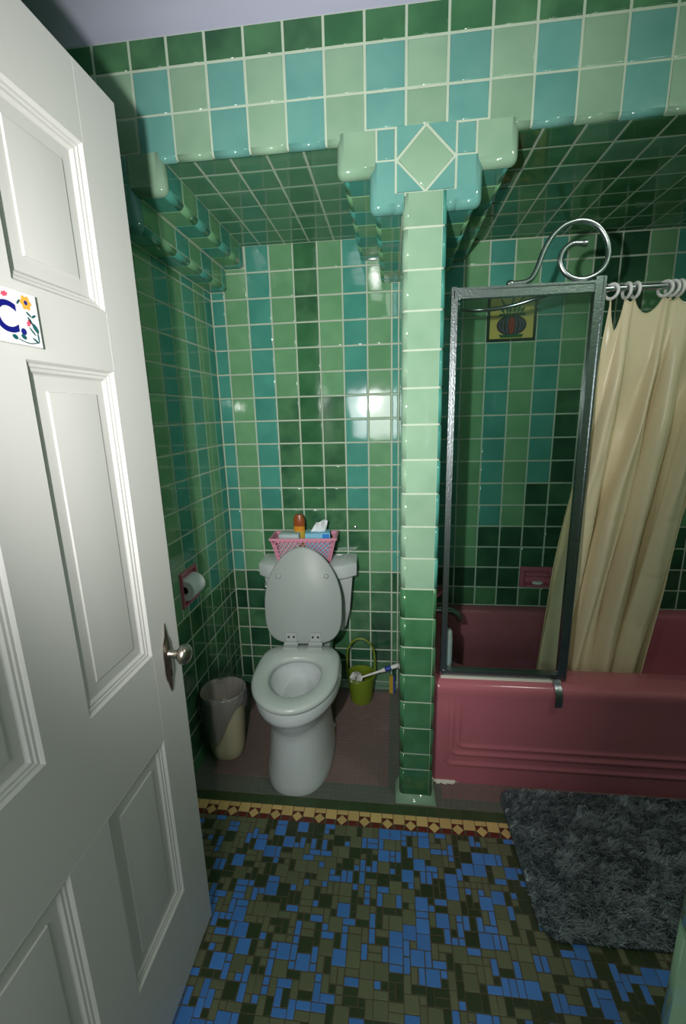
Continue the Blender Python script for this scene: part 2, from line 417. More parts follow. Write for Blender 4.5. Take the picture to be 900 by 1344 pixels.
def capital(par, cx, sides=(-1, 1), full=True):
    def q(a, b, c, d, mt, rnd='', r=.18, s=1):
        if s < 0:
            a, b = -b, -a; rnd = rnd.replace('R', '#').replace('L', 'R').replace('#', 'L')
        tile('front', -.02, cx+a, cx+b, c, d, mt, par, 'capital_tile', rnd=rnd, r=r)
    for s in sides:
        q(1.23, 2.25, -2.8, -1.8, 'light', 'RB', .2, s)
        q(.75, 1.23, -2.5, -1.8, 'teal', '', .1, s)
        q(.75, 1.42, -3.66, -2.5, 'teal', 'RB', .2, s)
        if full: q(.5, .82, -3.66, -3.22, 'teal', 'B', .2, s)
        else: q(.1, .75, -3.66, -2.5, 'teal', '', .1, s)
        # core behind the step faces
    if full:
        n = .715
        for sx in (-1, 1):
            for sz in (-1, 1):
                g = .03; v = [(0+sx*.06, sz*n), (sx*n, sz*n), (sx*n, sz*.06)]
                if sx*sz > 0: v = v[::-1]
                vs = [P(cx+a, -.02, -2.51+b) for a, b in v]; bs = [p+Vector((0, .08*S, 0)) for p in vs]
                mb = MB(); mb.add(vs+bs, [(0, 1, 2), (5, 4, 3), (0, 3, 4, 1), (1, 4, 5, 2), (2, 5, 3, 0)])
                mb.build('capital_tile', 'teal', par, smooth=False)
        me = tile_mesh(.965, .965, 'light')
        c45 = math.sqrt(.5)
        place(me, (cx, -.02, -2.51), Vector((c45, 0, c45)), Vector((-c45, 0, c45)), par, 'capital_tile')
capital(wl, -9.13, (1,), False)
# ---- dividing wall with pillar front, capital and corbels
wd = wall('wall_divider', [((-.4, .2, -22.1), (.4, 7.4, -1.7)), ((-.57+D, .2, -22.1), (.57-D, 7.4, -1.7)),
                           ((-.78, .02, -3.3), (.78, .1, -2.72)), ((-1.32, .02, -2.72), (1.32, .1, -1.78))])
stepcore(1, 0, 2.12, 1.3, .17, 7.4, wd); stepcore(-1, 0, -2.12, -1.3, .17, 7.4, wd)
mb = MB(); mb.loft([[P(x, y, z) for x, y in [(0, .4), (-.57+D, .4)]+arc(-.42, .15, .132, 180, 270)+arc(.455, .09, .072, 270, 360)+[(.545, .4)]] for z in (-22.0, -3.0)]); mb.build('pillar_core', 'grout', wd, angle=30)
capital(wd, 0)
pj = [-3.22, -4.04]+[-5.04-i for i in range(16)]+[-20.67, -21.72]
for i in range(len(pj)-1):
    mt = 'light' if i < 11 else 'pine'
    tile('front', 0, -.57, .465, pj[i+1], pj[i], mt, wd, 'pillar_tile', rnd='L', r=.15)
    mt2 = 'wteal' if i < 11 else 'pine'
    tile('right' if False else 'left', .565, -.02, 1.0, pj[i+1], pj[i], mt2, wd, 'pillar_tile', rnd='L', r=.11)
    tile('right', -.57, .15, 1.0, pj[i+1], min(pj[i], -3.7), 'light' if i < 11 else 'pine', wd, 'pillar_tile') if pj[i+1] < -3.75 else None
for j in range(1, 6):
    for k in range(2, 20):
        z1 = min(krow(k), -3.64); z0 = krow(k+1)
        if z1-z0 > .1: tile('right', -.57, j*1.0, min(j+1.0, 6.37), z0, z1, 'dark' if k >= 14 else ('wteal' if j % 2 else 'wlight'), wd)
for j in range(1, 8):
    for k in range(15):
        z1 = min(-2.92-k, -3.64); z0 = -3.92-k
        if z1-z0 > .1: tile('left', .565, j*1.0, min(j+1.0, 7.25), z0, z1, 'darkest' if k > 12 else ('wteal' if j % 2 else 'wlight'), wd)
corbel(wd, -1, -.57, -2.12, -1.3, ys, -1.97)
corbel(wd, 1, .565, 2.12, 1.3, [.16, 1.1, 2.07, 3.02, 3.97, 4.93, 5.88, 6.8, 7.25], -2.05)
# pillar foot: pale cove tiles
mb = MB()
def footring(g, z): return [P(*p, z) for p in ((-.57-g, .78), (-.57-g, -g), (.57+g, -g), (.57+g, .78))]
mb.loft([footring(.13, -21.99), footring(.12, -21.9), footring(.04, -21.80), footring(.0, -21.70)])
mb.build('cove_base', 'light', wd, angle=80)
# ---- wall behind the tub
YR = 7.25
wr = wall('wall_rear', [((.4, YR+D, -22.1), (15.9, 7.9, -1.8))])
def rearcol(i, z):
    xc = 2.6+i; d = abs(xc-8.1)
    n = int(d)          # 0: centre pair
    if xc > 9.1: n = max(n, 1); return ('darkest' if z < -13.9 else ('pine' if n == 2 and z < -11.9 else ('wlight' if n % 2 == 1 else 'wteal')))
    lim = {0: 0, 1: -7.9, 2: -11.9, 3: -13.9, 4: -13.9, 5: -15.9, 6: -15.9, 7: -15.9}[min(n, 7)]
    if z < lim: return 'darkest' if random.random() < .8 else 'dark'
    return 'wlight' if n % 2 == 1 else 'wteal'
zr = [-2.05]+[-2.92-k for k in range(15)]+[-17.84]
ART = (3.08, 5.08, -5.92, -3.92)
for i in range(-2, 13):
    x0, x1 = max(.57, 2.1+i), min(3.1+i, 15.6)
    if x1-x0 < .1: continue
    for k in range(len(zr)-1):
        tile('front', YR, x0, x1, zr[k+1], zr[k], rearcol(i, zr[k]-.1), wr, hole=ART)
wall('wall_right', [((15.6, -12.2, -22.1), (15.95, 7.9, 1.8))], 'pale')
wall('wall_left.001', [((-10.95, -20, -22.1), (-10.6, 1.0, 1.8))], 'pale')
# ---- wall with the doorway the camera stands in; a tiled jamb at its right
wf = wall('wall_front', [((1.36, -11.9, -22.1), (15.6, -10.1+D, 1.8)), ((1.1, -11.9, -22.1), (1.4, -10.35, -2)), ((-10.6, -11.9, -22.1), (-5.85, -11.0, 1.8)), ((-5.85, -11.9, -3.1), (1.36, -11.0, 1.8))], 'pale')
for k in range(20):
    z0 = -22+k*1.0
    tile('right', 1.06, -11.1, -10.1, z0, z0+1, 'light', wf, 'jamb_tile', rnd='L', r=.2)
    tile('right', 1.06, -11.9, -11.1, z0, z0+1, 'light', wf, 'jamb_tile')
wall('wall_back.001', [((-10.95, -24, -22.1), (15.95, -23.7, 1.8))], 'pale')
wall('wall_right.001', [((10.5, -23.7, -22.1), (10.8, -11.9, 1.8))], 'pale')
# ---- floor
fl_ = struct(MB().tbox((-10.9, -24, -22.6), (15.9, 7.4, -22.0-.012)).build('floor', 'floor_grout', smooth=False))
UN = .178
FTH = .05
def ftile(x0, x1, y0, y1, mt, name, parent=fl_):
    me = tile_mesh(x1-x0-.016, y1-y0-.016, mt, th=FTH, bv=.012)
    return place(me, ((x0+x1)/2, (y0+y1)/2, -22.0), X, Y, parent, name, th=FTH, tilt=.0025)
class Stuff:
    def __init__(s): s.v = []; s.f = []; s.m = []; s.names = []
    def rect(s, x0, x1, y0, y1, mt):
        g = .008; x0 += g; x1 -= g; y0 += g; y1 -= g; n = len(s.v); b = .012
        z = -22.0-random.uniform(0, .006)
        s.v += [P(x0, y0, -22.04), P(x1, y0, -22.04), P(x1, y1, -22.04), P(x0, y1, -22.04), P(x0+b, y0+b, z), P(x1-b, y0+b, z), P(x1-b, y1-b, z), P(x0+b, y1-b, z)]
        s.f += [(n+4, n+5, n+6, n+7), (n, n+1, n+5, n+4), (n+1, n+2, n+6, n+5), (n+2, n+3, n+7, n+6), (n+3, n, n+4, n+7)]
        if mt not in s.names: s.names.append(mt)
        s.m += [s.names.index(mt)]*5
    def build(s, name, parent):
        me = mesh(name, s.v, s.f, False)
        for k in s.names: me.materials.append(M[k])
        me.polygons.foreach_set('material_index', s.m)
        o = link(name, me, parent); o['kind'] = 'stuff'; return o
# random 1x1, 1x2, 2x2 mosaic
gx0, gy1 = -10.5, -1.1
nx, ny = int(26/UN), int(9.0/UN)
occ = np.zeros((nx, ny), bool); col = -np.ones((nx, ny), int)
pieces = []
mats = ['f_blue', 'f_olive', 'f_dark']
for j in range(ny):
    for i in range(nx):
        if occ[i, j]: continue
        opts = [(2, 2)]*5+[(1, 2)]*4+[(2, 1)]*4+[(1, 1)]*4
        random.shuffle(opts)
        for a, b in opts:
            if i+a <= nx and j+b <= ny and not occ[i:i+a, j:j+b].any(): break
        else: a, b = 1, 1
        occ[i:i+a, j:j+b] = True
        if a*b == 1: wts = (.30, .25, .45)
        elif a*b == 2: wts = (.34, .38, .28)
        else: wts = (.30, .46, .24)
        c = random.choices(range(3), wts)[0]
        pieces.append((gx0+i*UN, gx0+(i+a)*UN, gy1-(j+b)*UN, gy1-j*UN, mats[c], a*b))
from bpy_extras.object_utils import world_to_camera_view as w2c
bpy.context.view_layer.update()
sc.render.resolution_x, sc.render.resolution_y = 900, 1344
def vis(p):
    xc, yc = (p[0]+p[1])/2, (p[2]+p[3])/2
    if xc < -5.6 and yc < -4: return 0
    if xc > 2.9 and -3.9 < yc < .9: return 0
    q = w2c(sc, cam, P(xc, yc, -22))
    if not (0 < q.x < 1 and -.01 < q.y < 1 and q.z > 0): return 0
    return (p[5]+.01)/q.z**2
pieces.sort(key=vis, reverse=True)
st = Stuff()
for n, p in enumerate(pieces):
    if n < 296: ftile(*p[:5], 'mosaic_tile')
    else: st.rect(*p[:5])
st.build('mosaic_field', fl_)
# border courses
BU = .3815
st2 = Stuff()
for k in range(-26, 38):
    x0 = .56-BU/2+k*BU; x1 = x0+BU
    seen = -8.2 < x0 < 3.1
    if seen: ftile(x0, x1, -.54, -.165, 'f_green', 'border_tile')
    else: st2.rect(x0, x1, -.54, -.165, 'f_green')
    if k % 2:   # big ochre tile over an oxblood one
        if seen:
            ftile(x0, x1, -.91, -.54, 'f_yellow', 'border_tile'); ftile(x0+.05, x1-.05, -1.1, -.91, 'f_red', 'border_tile')
        else: st2.rect(x0, x1, -.91, -.54, 'f_yellow'); st2.rect(x0, x1, -1.1, -.91, 'f_red')
    else:       # half ochre over a diamond between oxblood corners
        xc = (x0+x1)/2
        if seen:
            ftile(x0, x1, -.725, -.54, 'f_yellow', 'border_tile')
            h = .255; me = tile_mesh(h, h, 'f_yellow', th=FTH, bv=.012); c45 = math.sqrt(.5)
            place(me, (xc, -.912, -22), Vector((c45, c45, 0)), Vector((-c45, c45, 0)), fl_, 'border_tile', th=FTH, tilt=.002)
            for (dx, tp) in ((-1, 1), (1, 1), (-1, -1), (1, -1)):
                v = [(dx*.02, tp*.18), (dx*.185, tp*.18), (dx*.185, tp*.02)]
                if dx*tp > 0: v = v[::-1]
                vs = [P(xc+a, -.912+b, -22.004) for a, b in v]
                mb = MB(); mb.add(vs+[p-Vector((0, 0, .004)) for p in vs], [(0, 1, 2), (5, 4, 3), (0, 3, 4, 1), (1, 4, 5, 2), (2, 5, 3, 0)])
                mb.build('border_tile', 'f_red', fl_, smooth=False)
        else: st2.rect(x0, x1, -.725, -.54, 'f_yellow'); st2.rect(x0, x1, -1.1, -.725, 'f_red')
st2.build('border_strip', fl_)
# alcove floor: basket weave of 1x2 pieces, pink field in a grey margin
st3 = Stuff()
MB().tbox((-8.43, -.165, -22.03), (15.5, 6.37, -22.009)).build('mortar_bed', plain('grey mortar', lin(118, 112, 104), .9), fl_, smooth=False)
def weave(x0, x1, y0, y1, f):
    q = 2*UN; nx_ = int(round((x1-x0)/q)); ny_ = int(round((y1-y0)/q)); qx = (x1-x0)/nx_; qy = (y1-y0)/ny_
    for i in range(nx_):
        for j in range(ny_):
            a, b = x0+i*qx, y0+j*qy; mt = f(a+qx/2, b+qy/2)
            if (i+j) % 2: st3.rect(a, a+qx/2, b, b+qy, mt); st3.rect(a+qx/2, a+qx, b, b+qy, mt)
            else: st3.rect(a, a+qx, b, b+qy/2, mt); st3.rect(a, a+qx, b+qy/2, b+qy, mt)
weave(-8.43, -.6, -.165, 6.36, lambda x, y: 'f_pink' if (-7.75 < x < -1.1 and .38 < y < 5.85) else 'f_grey')
weave(.6, 15.5, -.165, 1.05, lambda x, y: 'f_pink' if (y > .32 and x > .95) else 'f_grey')
st3.build('basketweave_field', fl_)
ft = MB(); ft.loft([[P(x, y, z) for y, z in ((6.37, -21.68), (6.33, -21.72), (6.29, -21.85), (6.2, -21.98), (6.37, -21.98))] for x in (-8.4, -.6)])
ft.build('cove_base', plain('matt green cove', lin(60, 104, 72), .4, spec=.2), wb, angle=60)
ft = MB(); ft.loft([[P(x, y, z) for x, z in ((-8.43, -21.68), (-8.39, -21.72), (-8.35, -21.85), (-8.26, -21.98), (-8.43, -21.98))] for y in (.1, 6.3)])
ft.build('cove_base', 'pine', wl, angle=60)
# ---- the door, open into the room along x = -5.7
door = bpy.data.objects.new('door_1', None); C.objects.link(door); struct(door); door.location = P(-5.7, -10.9, -21.9)
door['label'] = 'white six-panel wooden door standing open at the left'
DX = -5.7; DT = .32   # thickness
def dP(y, z, x=0): return P(DX+x, y, z)-door.location
ys_ = [-10.9, -9.87, -7.95, -7.07, -5.15, -4.11]; zs_ = [-21.9, -19.62, -15.43, -13.46, -7.84, -6.9, -4.38, -3.25]
for a, b in ((0, 1), (2, 3), (4, 5)):
    if (a, b) == (2, 3):
        for c, d in ((1, 2), (3, 4), (5, 6)): MB().box(dP(ys_[2], zs_[c], -DT), dP(ys_[3], zs_[d])).build('mullion', 'paint', door, smooth=False)
    else: MB().box(dP(ys_[a], zs_[0], -DT), dP(ys_[b], zs_[7])).build('stile', 'paint', door, smooth=False)
for c, d in ((0, 1), (2, 3), (4, 5), (6, 7)):
    MB().box(dP(ys_[1], zs_[c], -DT), dP(ys_[4], zs_[d], -.002)).build('rail', 'paint', door, smooth=False)
for a, b in ((1, 2), (3, 4)):
    for c, d in ((1, 2), (3, 4), (5, 6)):
        y0, y1, z0, z1 = ys_[a], ys_[b], zs_[c], zs_[d]
        mb = MB()
        rings = []
        for ins, x in ((0, 0), (.02, 0), (.05, -.03), (.06, -.05), (.10, -.055), (.12, -.075), (.16, -.08), (.19, -.115), (.21, -.125), (.42, -.118), (.435, -.095), (.47, -.09)):
            rings.append([dP(y0+ins, z0+ins, x), dP(y1-ins, z0+ins, x), dP(y1-ins, z1-ins, x), dP(y0+ins, z1-ins, x)])
        mb.loft([[dP(y0, z0, -DT+.02), dP(y1, z0, -DT+.02), dP(y1, z1, -DT+.02), dP(y0, z1, -DT+.02)]]+rings)
        mb.build('panel', 'paint', door, angle=20)
# lock: long wavy plate, neck and knob
mb = MB(); pc = (-4.62, -13.8)
outl = [(0, .82), (.03, .7), (.06, .55), (.15, .38), (.185, .1), (.18, -.1), (.19, -.3), (.16, -.45), (.1, -.6), (.07, -.72), (.03, -.82)]
ring = [(y, z) for y, z in outl]+[(-y, z) for y, z in outl[::-1]]
mb.loft([[dP(pc[0]+a*s, pc[1]+b*s, x) for a, b in ring] for s, x in ((1, 0), (1, .02), (.9, .035))])
mb.build('escutcheon', 'brass', door)
mb = MB(); kc = dP(pc[0]+.02, pc[1]+.08)
mb.lathe([(.10*S, .02*S), (.10*S, .06*S), (.085*S, .08*S), (.08*S, .22*S), (.11*S, .23*S), (.12*S, .26*S), (.17*S, .28*S), (.215*S, .33*S), (.225*S, .38*S), (.21*S, .44*S), (.16*S, .49*S), (.09*S, .52*S), (.02*S, .53*S)], kc, 'x')
mb.build('knob', 'brass', door)
mb = MB(); mb.box(dP(pc[0]-.03, -14.25, .03), dP(pc[0]+.03, -14.1, .045)); mb.build('keyhole', 'black', door, smooth=False)
for z in (-5, -12.5, -20): MB().lathe([(.07*S, -.4*S), (.07*S, .4*S)], dP(-10.95, z, .02)).build('hinge', 'brass', door)
# ================================================================= SIGN on the door
sg = thing('door_sign', 'small white glazed tile sign with blue letters and flowers on the door', 'sign', P(DX, -7.52, -7.36))
sw, sh = .75, .335
def sp(y, z, x): return Vector((x*S, y*S, z*S))
mb = MB(); mb.loft([[sp(-sw*i, -sh*i, x), sp(sw*i, -sh*i, x), sp(sw*i, sh*i, x), sp(-sw*i, sh*i, x)] for i, x in ((1, 0.001), (1, .05), (.985, .06))])
mb.build('plaque', 'sign_white', sg, angle=25)
def text(body, size, y, z, mat, parent, x=.061):
    cu = bpy.data.curves.new('letters', 'FONT'); cu.body = body; cu.size = size*S; cu.extrude = .0004; cu.offset = .0012
    cu.align_x = 'CENTER'
    tmp = bpy.data.objects.new('letters', cu); C.objects.link(tmp); bpy.context.view_layer.update()
    me = bpy.data.meshes.new_from_object(tmp.evaluated_get(bpy.context.evaluated_depsgraph_get()))
    bpy.data.objects.remove(tmp); me.materials.clear()
    o = link('letters', me, parent, mat)
    mm = Matrix((Y, Z, X)).transposed().to_4x4(); mm.translation = sp(y, z, x); o.matrix_local = mm
    return o
text('W.C.', .52, -.06, -.19, 'sign_blue', sg)
def disc(mb, y, z, ry, rz, rot=0, x=.0625, n=12, pet=0):
    v = [sp(y, z, x)]
    for k in range(n):
        a = 2*math.pi*k/n; rr = 1+pet*math.cos(6*a)
        dy, dz = ry*rr*math.cos(a), rz*rr*math.sin(a)
        v.append(sp(y+dy*math.cos(rot)-dz*math.sin(rot), z+dy*math.sin(rot)+dz*math.cos(rot), x))
    mb.add(v, [(0, k+1, (k+1) % n+1) for k in range(n)])
for s in (1, -1):
    mb = MB(); disc(mb, s*.56, .21, .085, .085, 0, .0625, 36, .14); mb.build('flower', 'sign_orange', sg, smooth=False)
    mb = MB(); disc(mb, s*.56, .21, .03, .03, 0, .064); mb.build('flower_eye', 'sign_blue', sg, smooth=False)
    mb = MB()
    for y, z, a in ((.24, .25, .3), (.56, -.04, .9)): disc(mb, s*y, z, .05, .03, a*s, .0625, 20, .2)
    mb.build('blossom', 'sign_pink', sg, smooth=False)
    mb = MB()
    for y, z, ry, rz, a in ((.44, .2, .045, .015, .8), (.58, .07, .05, .016, -.6), (.66, .06, .045, .016, .5), (.59, -.01, .06, .018, -.9), (.66, -.09, .07, .035, -.9), (.60, -.14, .07, .014, -.8), (.685, -.2, .075, .014, 1.6), (.63, -.25, .06, .015, -.5), (.44, -.23, .045, .03, -.4), (.30, -.25, .045, .03, -.3)):
        disc(mb, s*y, z, ry, rz, a*s)
    for t in np.linspace(0, 1, 14): disc(mb, s*(.36+.3*t), -.27-.03*math.sin(t*3), .014, .008)
    mb.build('leaf_spray', 'sign_teal', sg, smooth=False)
# ================================================================= BATHTUB
tub = thing('bathtub', 'maroon pink enamelled built-in bathtub with ribbed apron', 'bathtub', P(8.1, 4.1, -22))
def tl(x, y, z): return P(x, y, z)-tub.location
xs = sorted(set([.6, .66, .72, .8]+list(np.arange(.88, 1.82, .03))+[1.9, 2.1, 2.5]+list(np.arange(3, 15.6, .6))+[15.55]))
pr = [(1.62, -17.85), (1.35, -17.85), (1.2, -17.85)]+[(1.14-.29*math.sin(a), -18.1+.25*math.cos(a)) for a in np.linspace(0, math.pi/2, 10)]
pr += [(.85, -18.25), (.853, -18.36), (.86, -18.45), (.868, -18.55), (.876, -18.63), (.884, -18.75), (.895, -18.95)]
pr += [(.895+(-18.95-z)*.034, z) for z in list(np.arange(-19.2, -20.0, -.25))+list(np.arange(-20.05, -21.45, -.03))+[-21.6, -21.8, -22.0]]
def ridge(x, z):
    o = 0
    for rx, rz in ((1.54, -20.42), (1.31, -20.73), (1.13, -21.16)):
        rad = .22; dx = rx+rad-x; dz = rz+rad-z
        sd = (math.hypot(max(dx, 0), max(dz, 0)) if (dx > 0 or dz > 0) else max(dx, dz))-rad
        if dx <= 0: sd = dz-rad
        elif dz <= 0: sd = dx-rad
        o += .05*math.exp(-(sd/.07)**2)+.022/(1+math.exp(-sd/.025))
    fade = 1/(1+math.exp((z+18.8)/.14))
    return o*fade
v = []; f = []
for x in xs:
    for y, z in pr:
        e = 0
        if x < .78: e = .12*((.78-x)/.18)**2          # rounded end of the apron
        v.append(tl(x, y+e-(ridge(x, z)-.02 if z < -18.3 else 0), z))
n = len(pr)
for i in range(len(xs)-1):
    for j in range(n-1): f.append((i*n+j, i*n+j+1, (i+1)*n+j+1, (i+1)*n+j))
link('apron', mesh('apron', v, f), tub, 'tub')
def rrect(x0, x1, y0, y1, r, z, k=10):
    pts = []
    for cx, cy, a0 in ((x1-r, y1-r, 0), (x0+r, y1-r, 90), (x0+r, y0+r, 180), (x1-r, y0+r, 270)):
        for i in range(k+1):
            a = math.radians(a0+90*i/k); pts.append((cx+r*math.cos(a), cy+r*math.sin(a), z))
    return pts
rings = [rrect(.58, 15.58, 1.3, 7.24, .05, -17.851), rrect(1.1, 14.9, 1.95, 6.75, 1.0, -17.85), rrect(1.18, 14.8, 2.03, 6.68, 1.0, -17.9), rrect(1.25, 14.7, 2.1, 6.62, 1.0, -18.05),
         rrect(1.5, 14.0, 2.3, 6.5, 1.0, -19.8), rrect(1.8, 13.6, 2.6, 6.3, .9, -20.9), rrect(2.3, 13.0, 3.1, 5.9, .7, -21.2)]
mb = MB(); mb.loft([[tl(*p) for p in r_] for r_ in rings], cap0=False); mb.build('basin', 'tub', tub, angle=60)
mb = MB(); torus(mb, tl(1.9, 4.4, -21.17), .2*S, .03*S, 'z'); mb.build('drain', 'chrome', tub)
ck = thing('caulk_patch', 'crumbling white caulk smear at the foot of the tub by the pillar', 'caulk', P(1.1, .95, -22))
mb = MB(); pts = []
for i in range(25):
    x = .62+.95*i/24; pts.append((x, .84+.025*math.sin(i*.9)+.02*math.sin(i*2.3)+.09*max(0, (i-17)/7)+(.05 if i < 5 else 0)))
v = []; f = []
for i, (x, y) in enumerate(pts):
    for yy, zz in ((y, -21.985), (y+.03, -21.95+.02*math.sin(i)), (.97, -21.9), (1.04, -21.86), (1.04, -21.985)): v.append(P(x, yy, zz)-ck.location)
for i in range(24):
    for j in range(5): f.append((i*5+j, i*5+(j+1) % 5, (i+1)*5+(j+1) % 5, (i+1)*5+j))
f += [(0, 1, 2, 3, 4), tuple(24*5+j for j in (4, 3, 2, 1, 0))]
mb.add(v, f); mb.build('smear', 'caulk', ck)
# spout and pink fitting on the divider side
sp_ = thing('bath_spout', 'chrome bath spout over the left end of the tub behind the glass', 'spout', P(.6, 4.1, -16.7))
mb = MB(); q = lambda x, z, y=0: Vector(((x-.6)*S, y*S, (z+16.7)*S))
mb.tube([q(.57, -16.7), (q(.9, -16.66)), q(1.3, -16.66), q(1.6, -16.7), q(1.8, -16.82), q(1.9, -17.0), q(1.93, -17.12)], [.17*S, .15*S, .14*S, .14*S, .14*S, .13*S, .12*S], 14)
mb.build('spout', 'chrome', sp_)
mb = MB(); mb.lathe([(.28*S, 0), (.28*S, .03*S), (.2*S, .07*S)], q(.575, -16.7), 'x'); mb.build('flange', 'chrome', sp_)
pf = thing('ceramic_bracket', 'dark pink ceramic bracket on the tiled wall above the bath spout', 'bracket', P(.6, 3.9, -16.0))
mb = MB(); q = lambda x, y, z: Vector((x*S, y*S, z*S))
mb.loft([[q(-.02, -a, -b), q(-.02, a, -b), q(-.02, a, b), q(-.02, -a, b)] if k == 0 else [q(k, -a, -b), q(k, a, -b), q(k, a, b), q(k, -a, b)] for k, a, b in ((0, .5, .5), (.06, .5, .5), (.12, .4, .4))])
mb.build('plate', 'pink', pf, angle=30)
mb = MB(); mb.loft([[q(.1, -.3, z-.1), q(.1, .3, z-.1), q(.1, .3, z+.1), q(.1, -.3, z+.1)] if x == .1 else [q(x, -.28, z-.12), q(x, .28, z-.12), q(x, .28, z+.02), q(x, -.28, z+.02)] for x, z in ((.1, 0), (.4, .25), (.55, .4))]); mb.build('arm', 'pink', pf, angle=30)
# soap dish on the rear wall
sd_ = thing('soap_dish', 'pink ceramic soap dish with a bar set in the green tiles above the tub', 'soap dish', P(5.82, YR-.02, -16.34))
mb = MB()
def dring(a, b, y): return [q(-a, y, -b), q(a, y, -b), q(a, y, b), q(-a, y, b)]
mb.loft([dring(.72, .5, 0), dring(.72, .5, -.08), dring(.66, .44, -.14), dring(.56, .34, -.13), dring(.5, .28, -.06), dring(.45, .25, -.005)], cap1=True)
mb.build('dish', 'pink', sd_, angle=30)
mb = MB(); mb.box(q(-.55, -.42, -.36), q(.55, -.06, -.27)); mb.build('tray', 'pink', sd_, smooth=False)
mb = MB(); mb.tube([q(-.55, -.3, .2), q(.55, -.3, .2)], .09*S); mb.build('bar', 'pink', sd_)
for a in (-.5, .5): mb = MB(); mb.tube([q(a, -.1, .2), q(a, -.3, .2)], .07*S); mb.build('bar_mount', 'pink', sd_)
soap = MB().lathe([(.02*S, 0), (.22*S, .01*S), (.25*S, .06*S), (.2*S, .12*S), (.02*S, .13*S)], (0, 0, 0), n=20, sy=.6).build('soap_bar', 'paper')
soap.location = P(5.85, YR-.27, -16.6); tag(soap, 'white bar of soap lying in the pink soap dish', 'soap')
# art panel: vase with plant, four ochre tiles
ap = thing('picture_tile', 'ochre tile picture of a striped dark vase with a plant above the tub', 'tile picture', P(4.08, YR, -4.92))
for a in (-1, 1):
    for b in (-1, 1):
        place(tile_mesh(.985, .985, 'art_edge', bv=.02), (0, 0, -22), X, Z, ap, 'edge_tile')
        o = ap.children[-1]; mw = Matrix((X, Z, -Y)).transposed().to_4x4(); mw.translation = Vector((a*.5*S, .075*S, b*.5*S)); o.matrix_local = mw
def flat(pts, y, mat, name, parent=ap):
    n = len(pts); v = [Vector((a*S, y*S, b*S)) for a, b in pts]+[Vector((a*S, (y+.02)*S, b*S)) for a, b in pts]
    mb = MB(); mb.add(v, [tuple(range(n)), tuple(range(2*n-1, n-1, -1))]+[(i, i+n, (i+1) % n+n, (i+1) % n) for i in range(n)])
    return mb.build(name, mat, parent, smooth=False)
for a in (-1, 1):
    for b in (-1, 1):
        x0, x1 = sorted((a*.012, a*.87)); z0, z1 = sorted((b*.012, b*.87))
        flat([(x0, z0), (x1, z0), (x1, z1), (x0, z1)], -.012, 'art_ground', 'ground_tile')
ell = lambda cx, cz, rx, rz, n=24: [(cx+rx*math.cos(2*math.pi*k/n), cz+rz*math.sin(2*math.pi*k/n)) for k in range(n)]
flat(ell(0, -.36, .6, .40), -.02, 'art_vase', 'vase')
flat(ell(0, -.36, .13, .36), -.03, 'art_red', 'vase_stripe')
for xx in (-.5, -.36, -.2, .2, .36, .5):
    h = .38*math.sqrt(1-(xx/.62)**2)
    c = [(xx*.72, -.36+h), (xx*.9, -.36+h*.5), (xx, -.36), (xx*.9, -.36-h*.5), (xx*.72, -.36-h)]
    flat([(a-.012, b) for a, b in c]+[(a+.012, b) for a, b in c[::-1]], -.03, 'art_blue', 'vase_stripe')
flat([(-.55, 0), (.55, 0), (.5, .1), (-.5, .1)], -.028, 'art_leaf', 'vase_rim')
flat([(-.42, -.84), (.42, -.84), (.5, -.72), (-.5, -.72)], -.028, 'art_leaf', 'vase_foot')
def leaf(x0, z0, x1, z1, w_):
    dx, dz = x1-x0, z1-z0; L = math.hypot(dx, dz); nx_, nz = -dz/L*w_, dx/L*w_
    flat([(x0, z0), (x0+dx*.5-nx_, z0+dz*.5-nz), (x1, z1), (x0+dx*.5+nx_, z0+dz*.5+nz)], -.026-random.random()*.004, 'art_leaf', 'leaf')
for a in ((-.3, .08, -.48, .4, .07), (-.2, .08, -.2, .45, .08), (-.1, .08, -.05, .35, .07), (.1, .08, .1, .4, .08), (.2, .08, .32, .42, .08), (.32, .08, .5, .36, .07), (-.15, .1, -.5, .75, .05), (-.5, .7, -.2, .86, .05), (0, .1, .3, .62, .05), (.25, .55, .62, .85, .06), (.1, .3, .55, .6, .05), (-.05, .4, .12, .86, .05)): leaf(*a)
# ================================================================= TUB SCREEN
YS = 1.35
ts = thing('tub_screen', 'metal framed glass bath screen with a scroll on top standing on the tub rim', 'shower screen', P(.9, YS, -17.84))
def t_(x, z, y=YS): return P(x, y, z)-ts.location
def bar(mb, x0, x1, z0, z1, y0=YS-.11, y1=YS+.11): mb.box(t_(x0, z0, y0), t_(x1, z1, y1)); return mb
def chan(mb, x0, x1, z0, z1):
    bar(mb, x0, x1, z0, z1, YS-.08, YS+.08)
mb = MB(); bar(mb, .88, 1.03, -17.72, -5.2); bar(mb, .97, 1.06, -17.7, -5.3, YS-.14, YS-.11); mb.build('post', 'alum', ts, smooth=False)
mb = MB(); bar(mb, 4.82, 5.08, -17.8, -5.12); bar(mb, 4.80, 4.86, -17.8, -5.3, YS-.15, YS-.11); bar(mb, 5.02, 5.08, -17.8, -5.15, YS-.15, YS-.11); mb.build('post', 'alum', ts, smooth=False)
mb = MB(); bar(mb, .95, 4.85, -5.52, -5.24); bar(mb, .95, 4.85, -5.30, -5.24, YS-.15, YS-.11); mb.build('top_rail', 'alum', ts, smooth=False)
mb = MB(); bar(mb, .95, 4.85, -17.8, -17.58); bar(mb, .95, 4.85, -17.62, -17.58, YS-.15, YS-.11); mb.build('bottom_rail', 'alum', ts, smooth=False)
mb = MB(); bar(mb, .88, 4.9, -17.845, -17.79, YS-.2, YS-.1); mb.build('seal', 'caulk', ts, smooth=False)
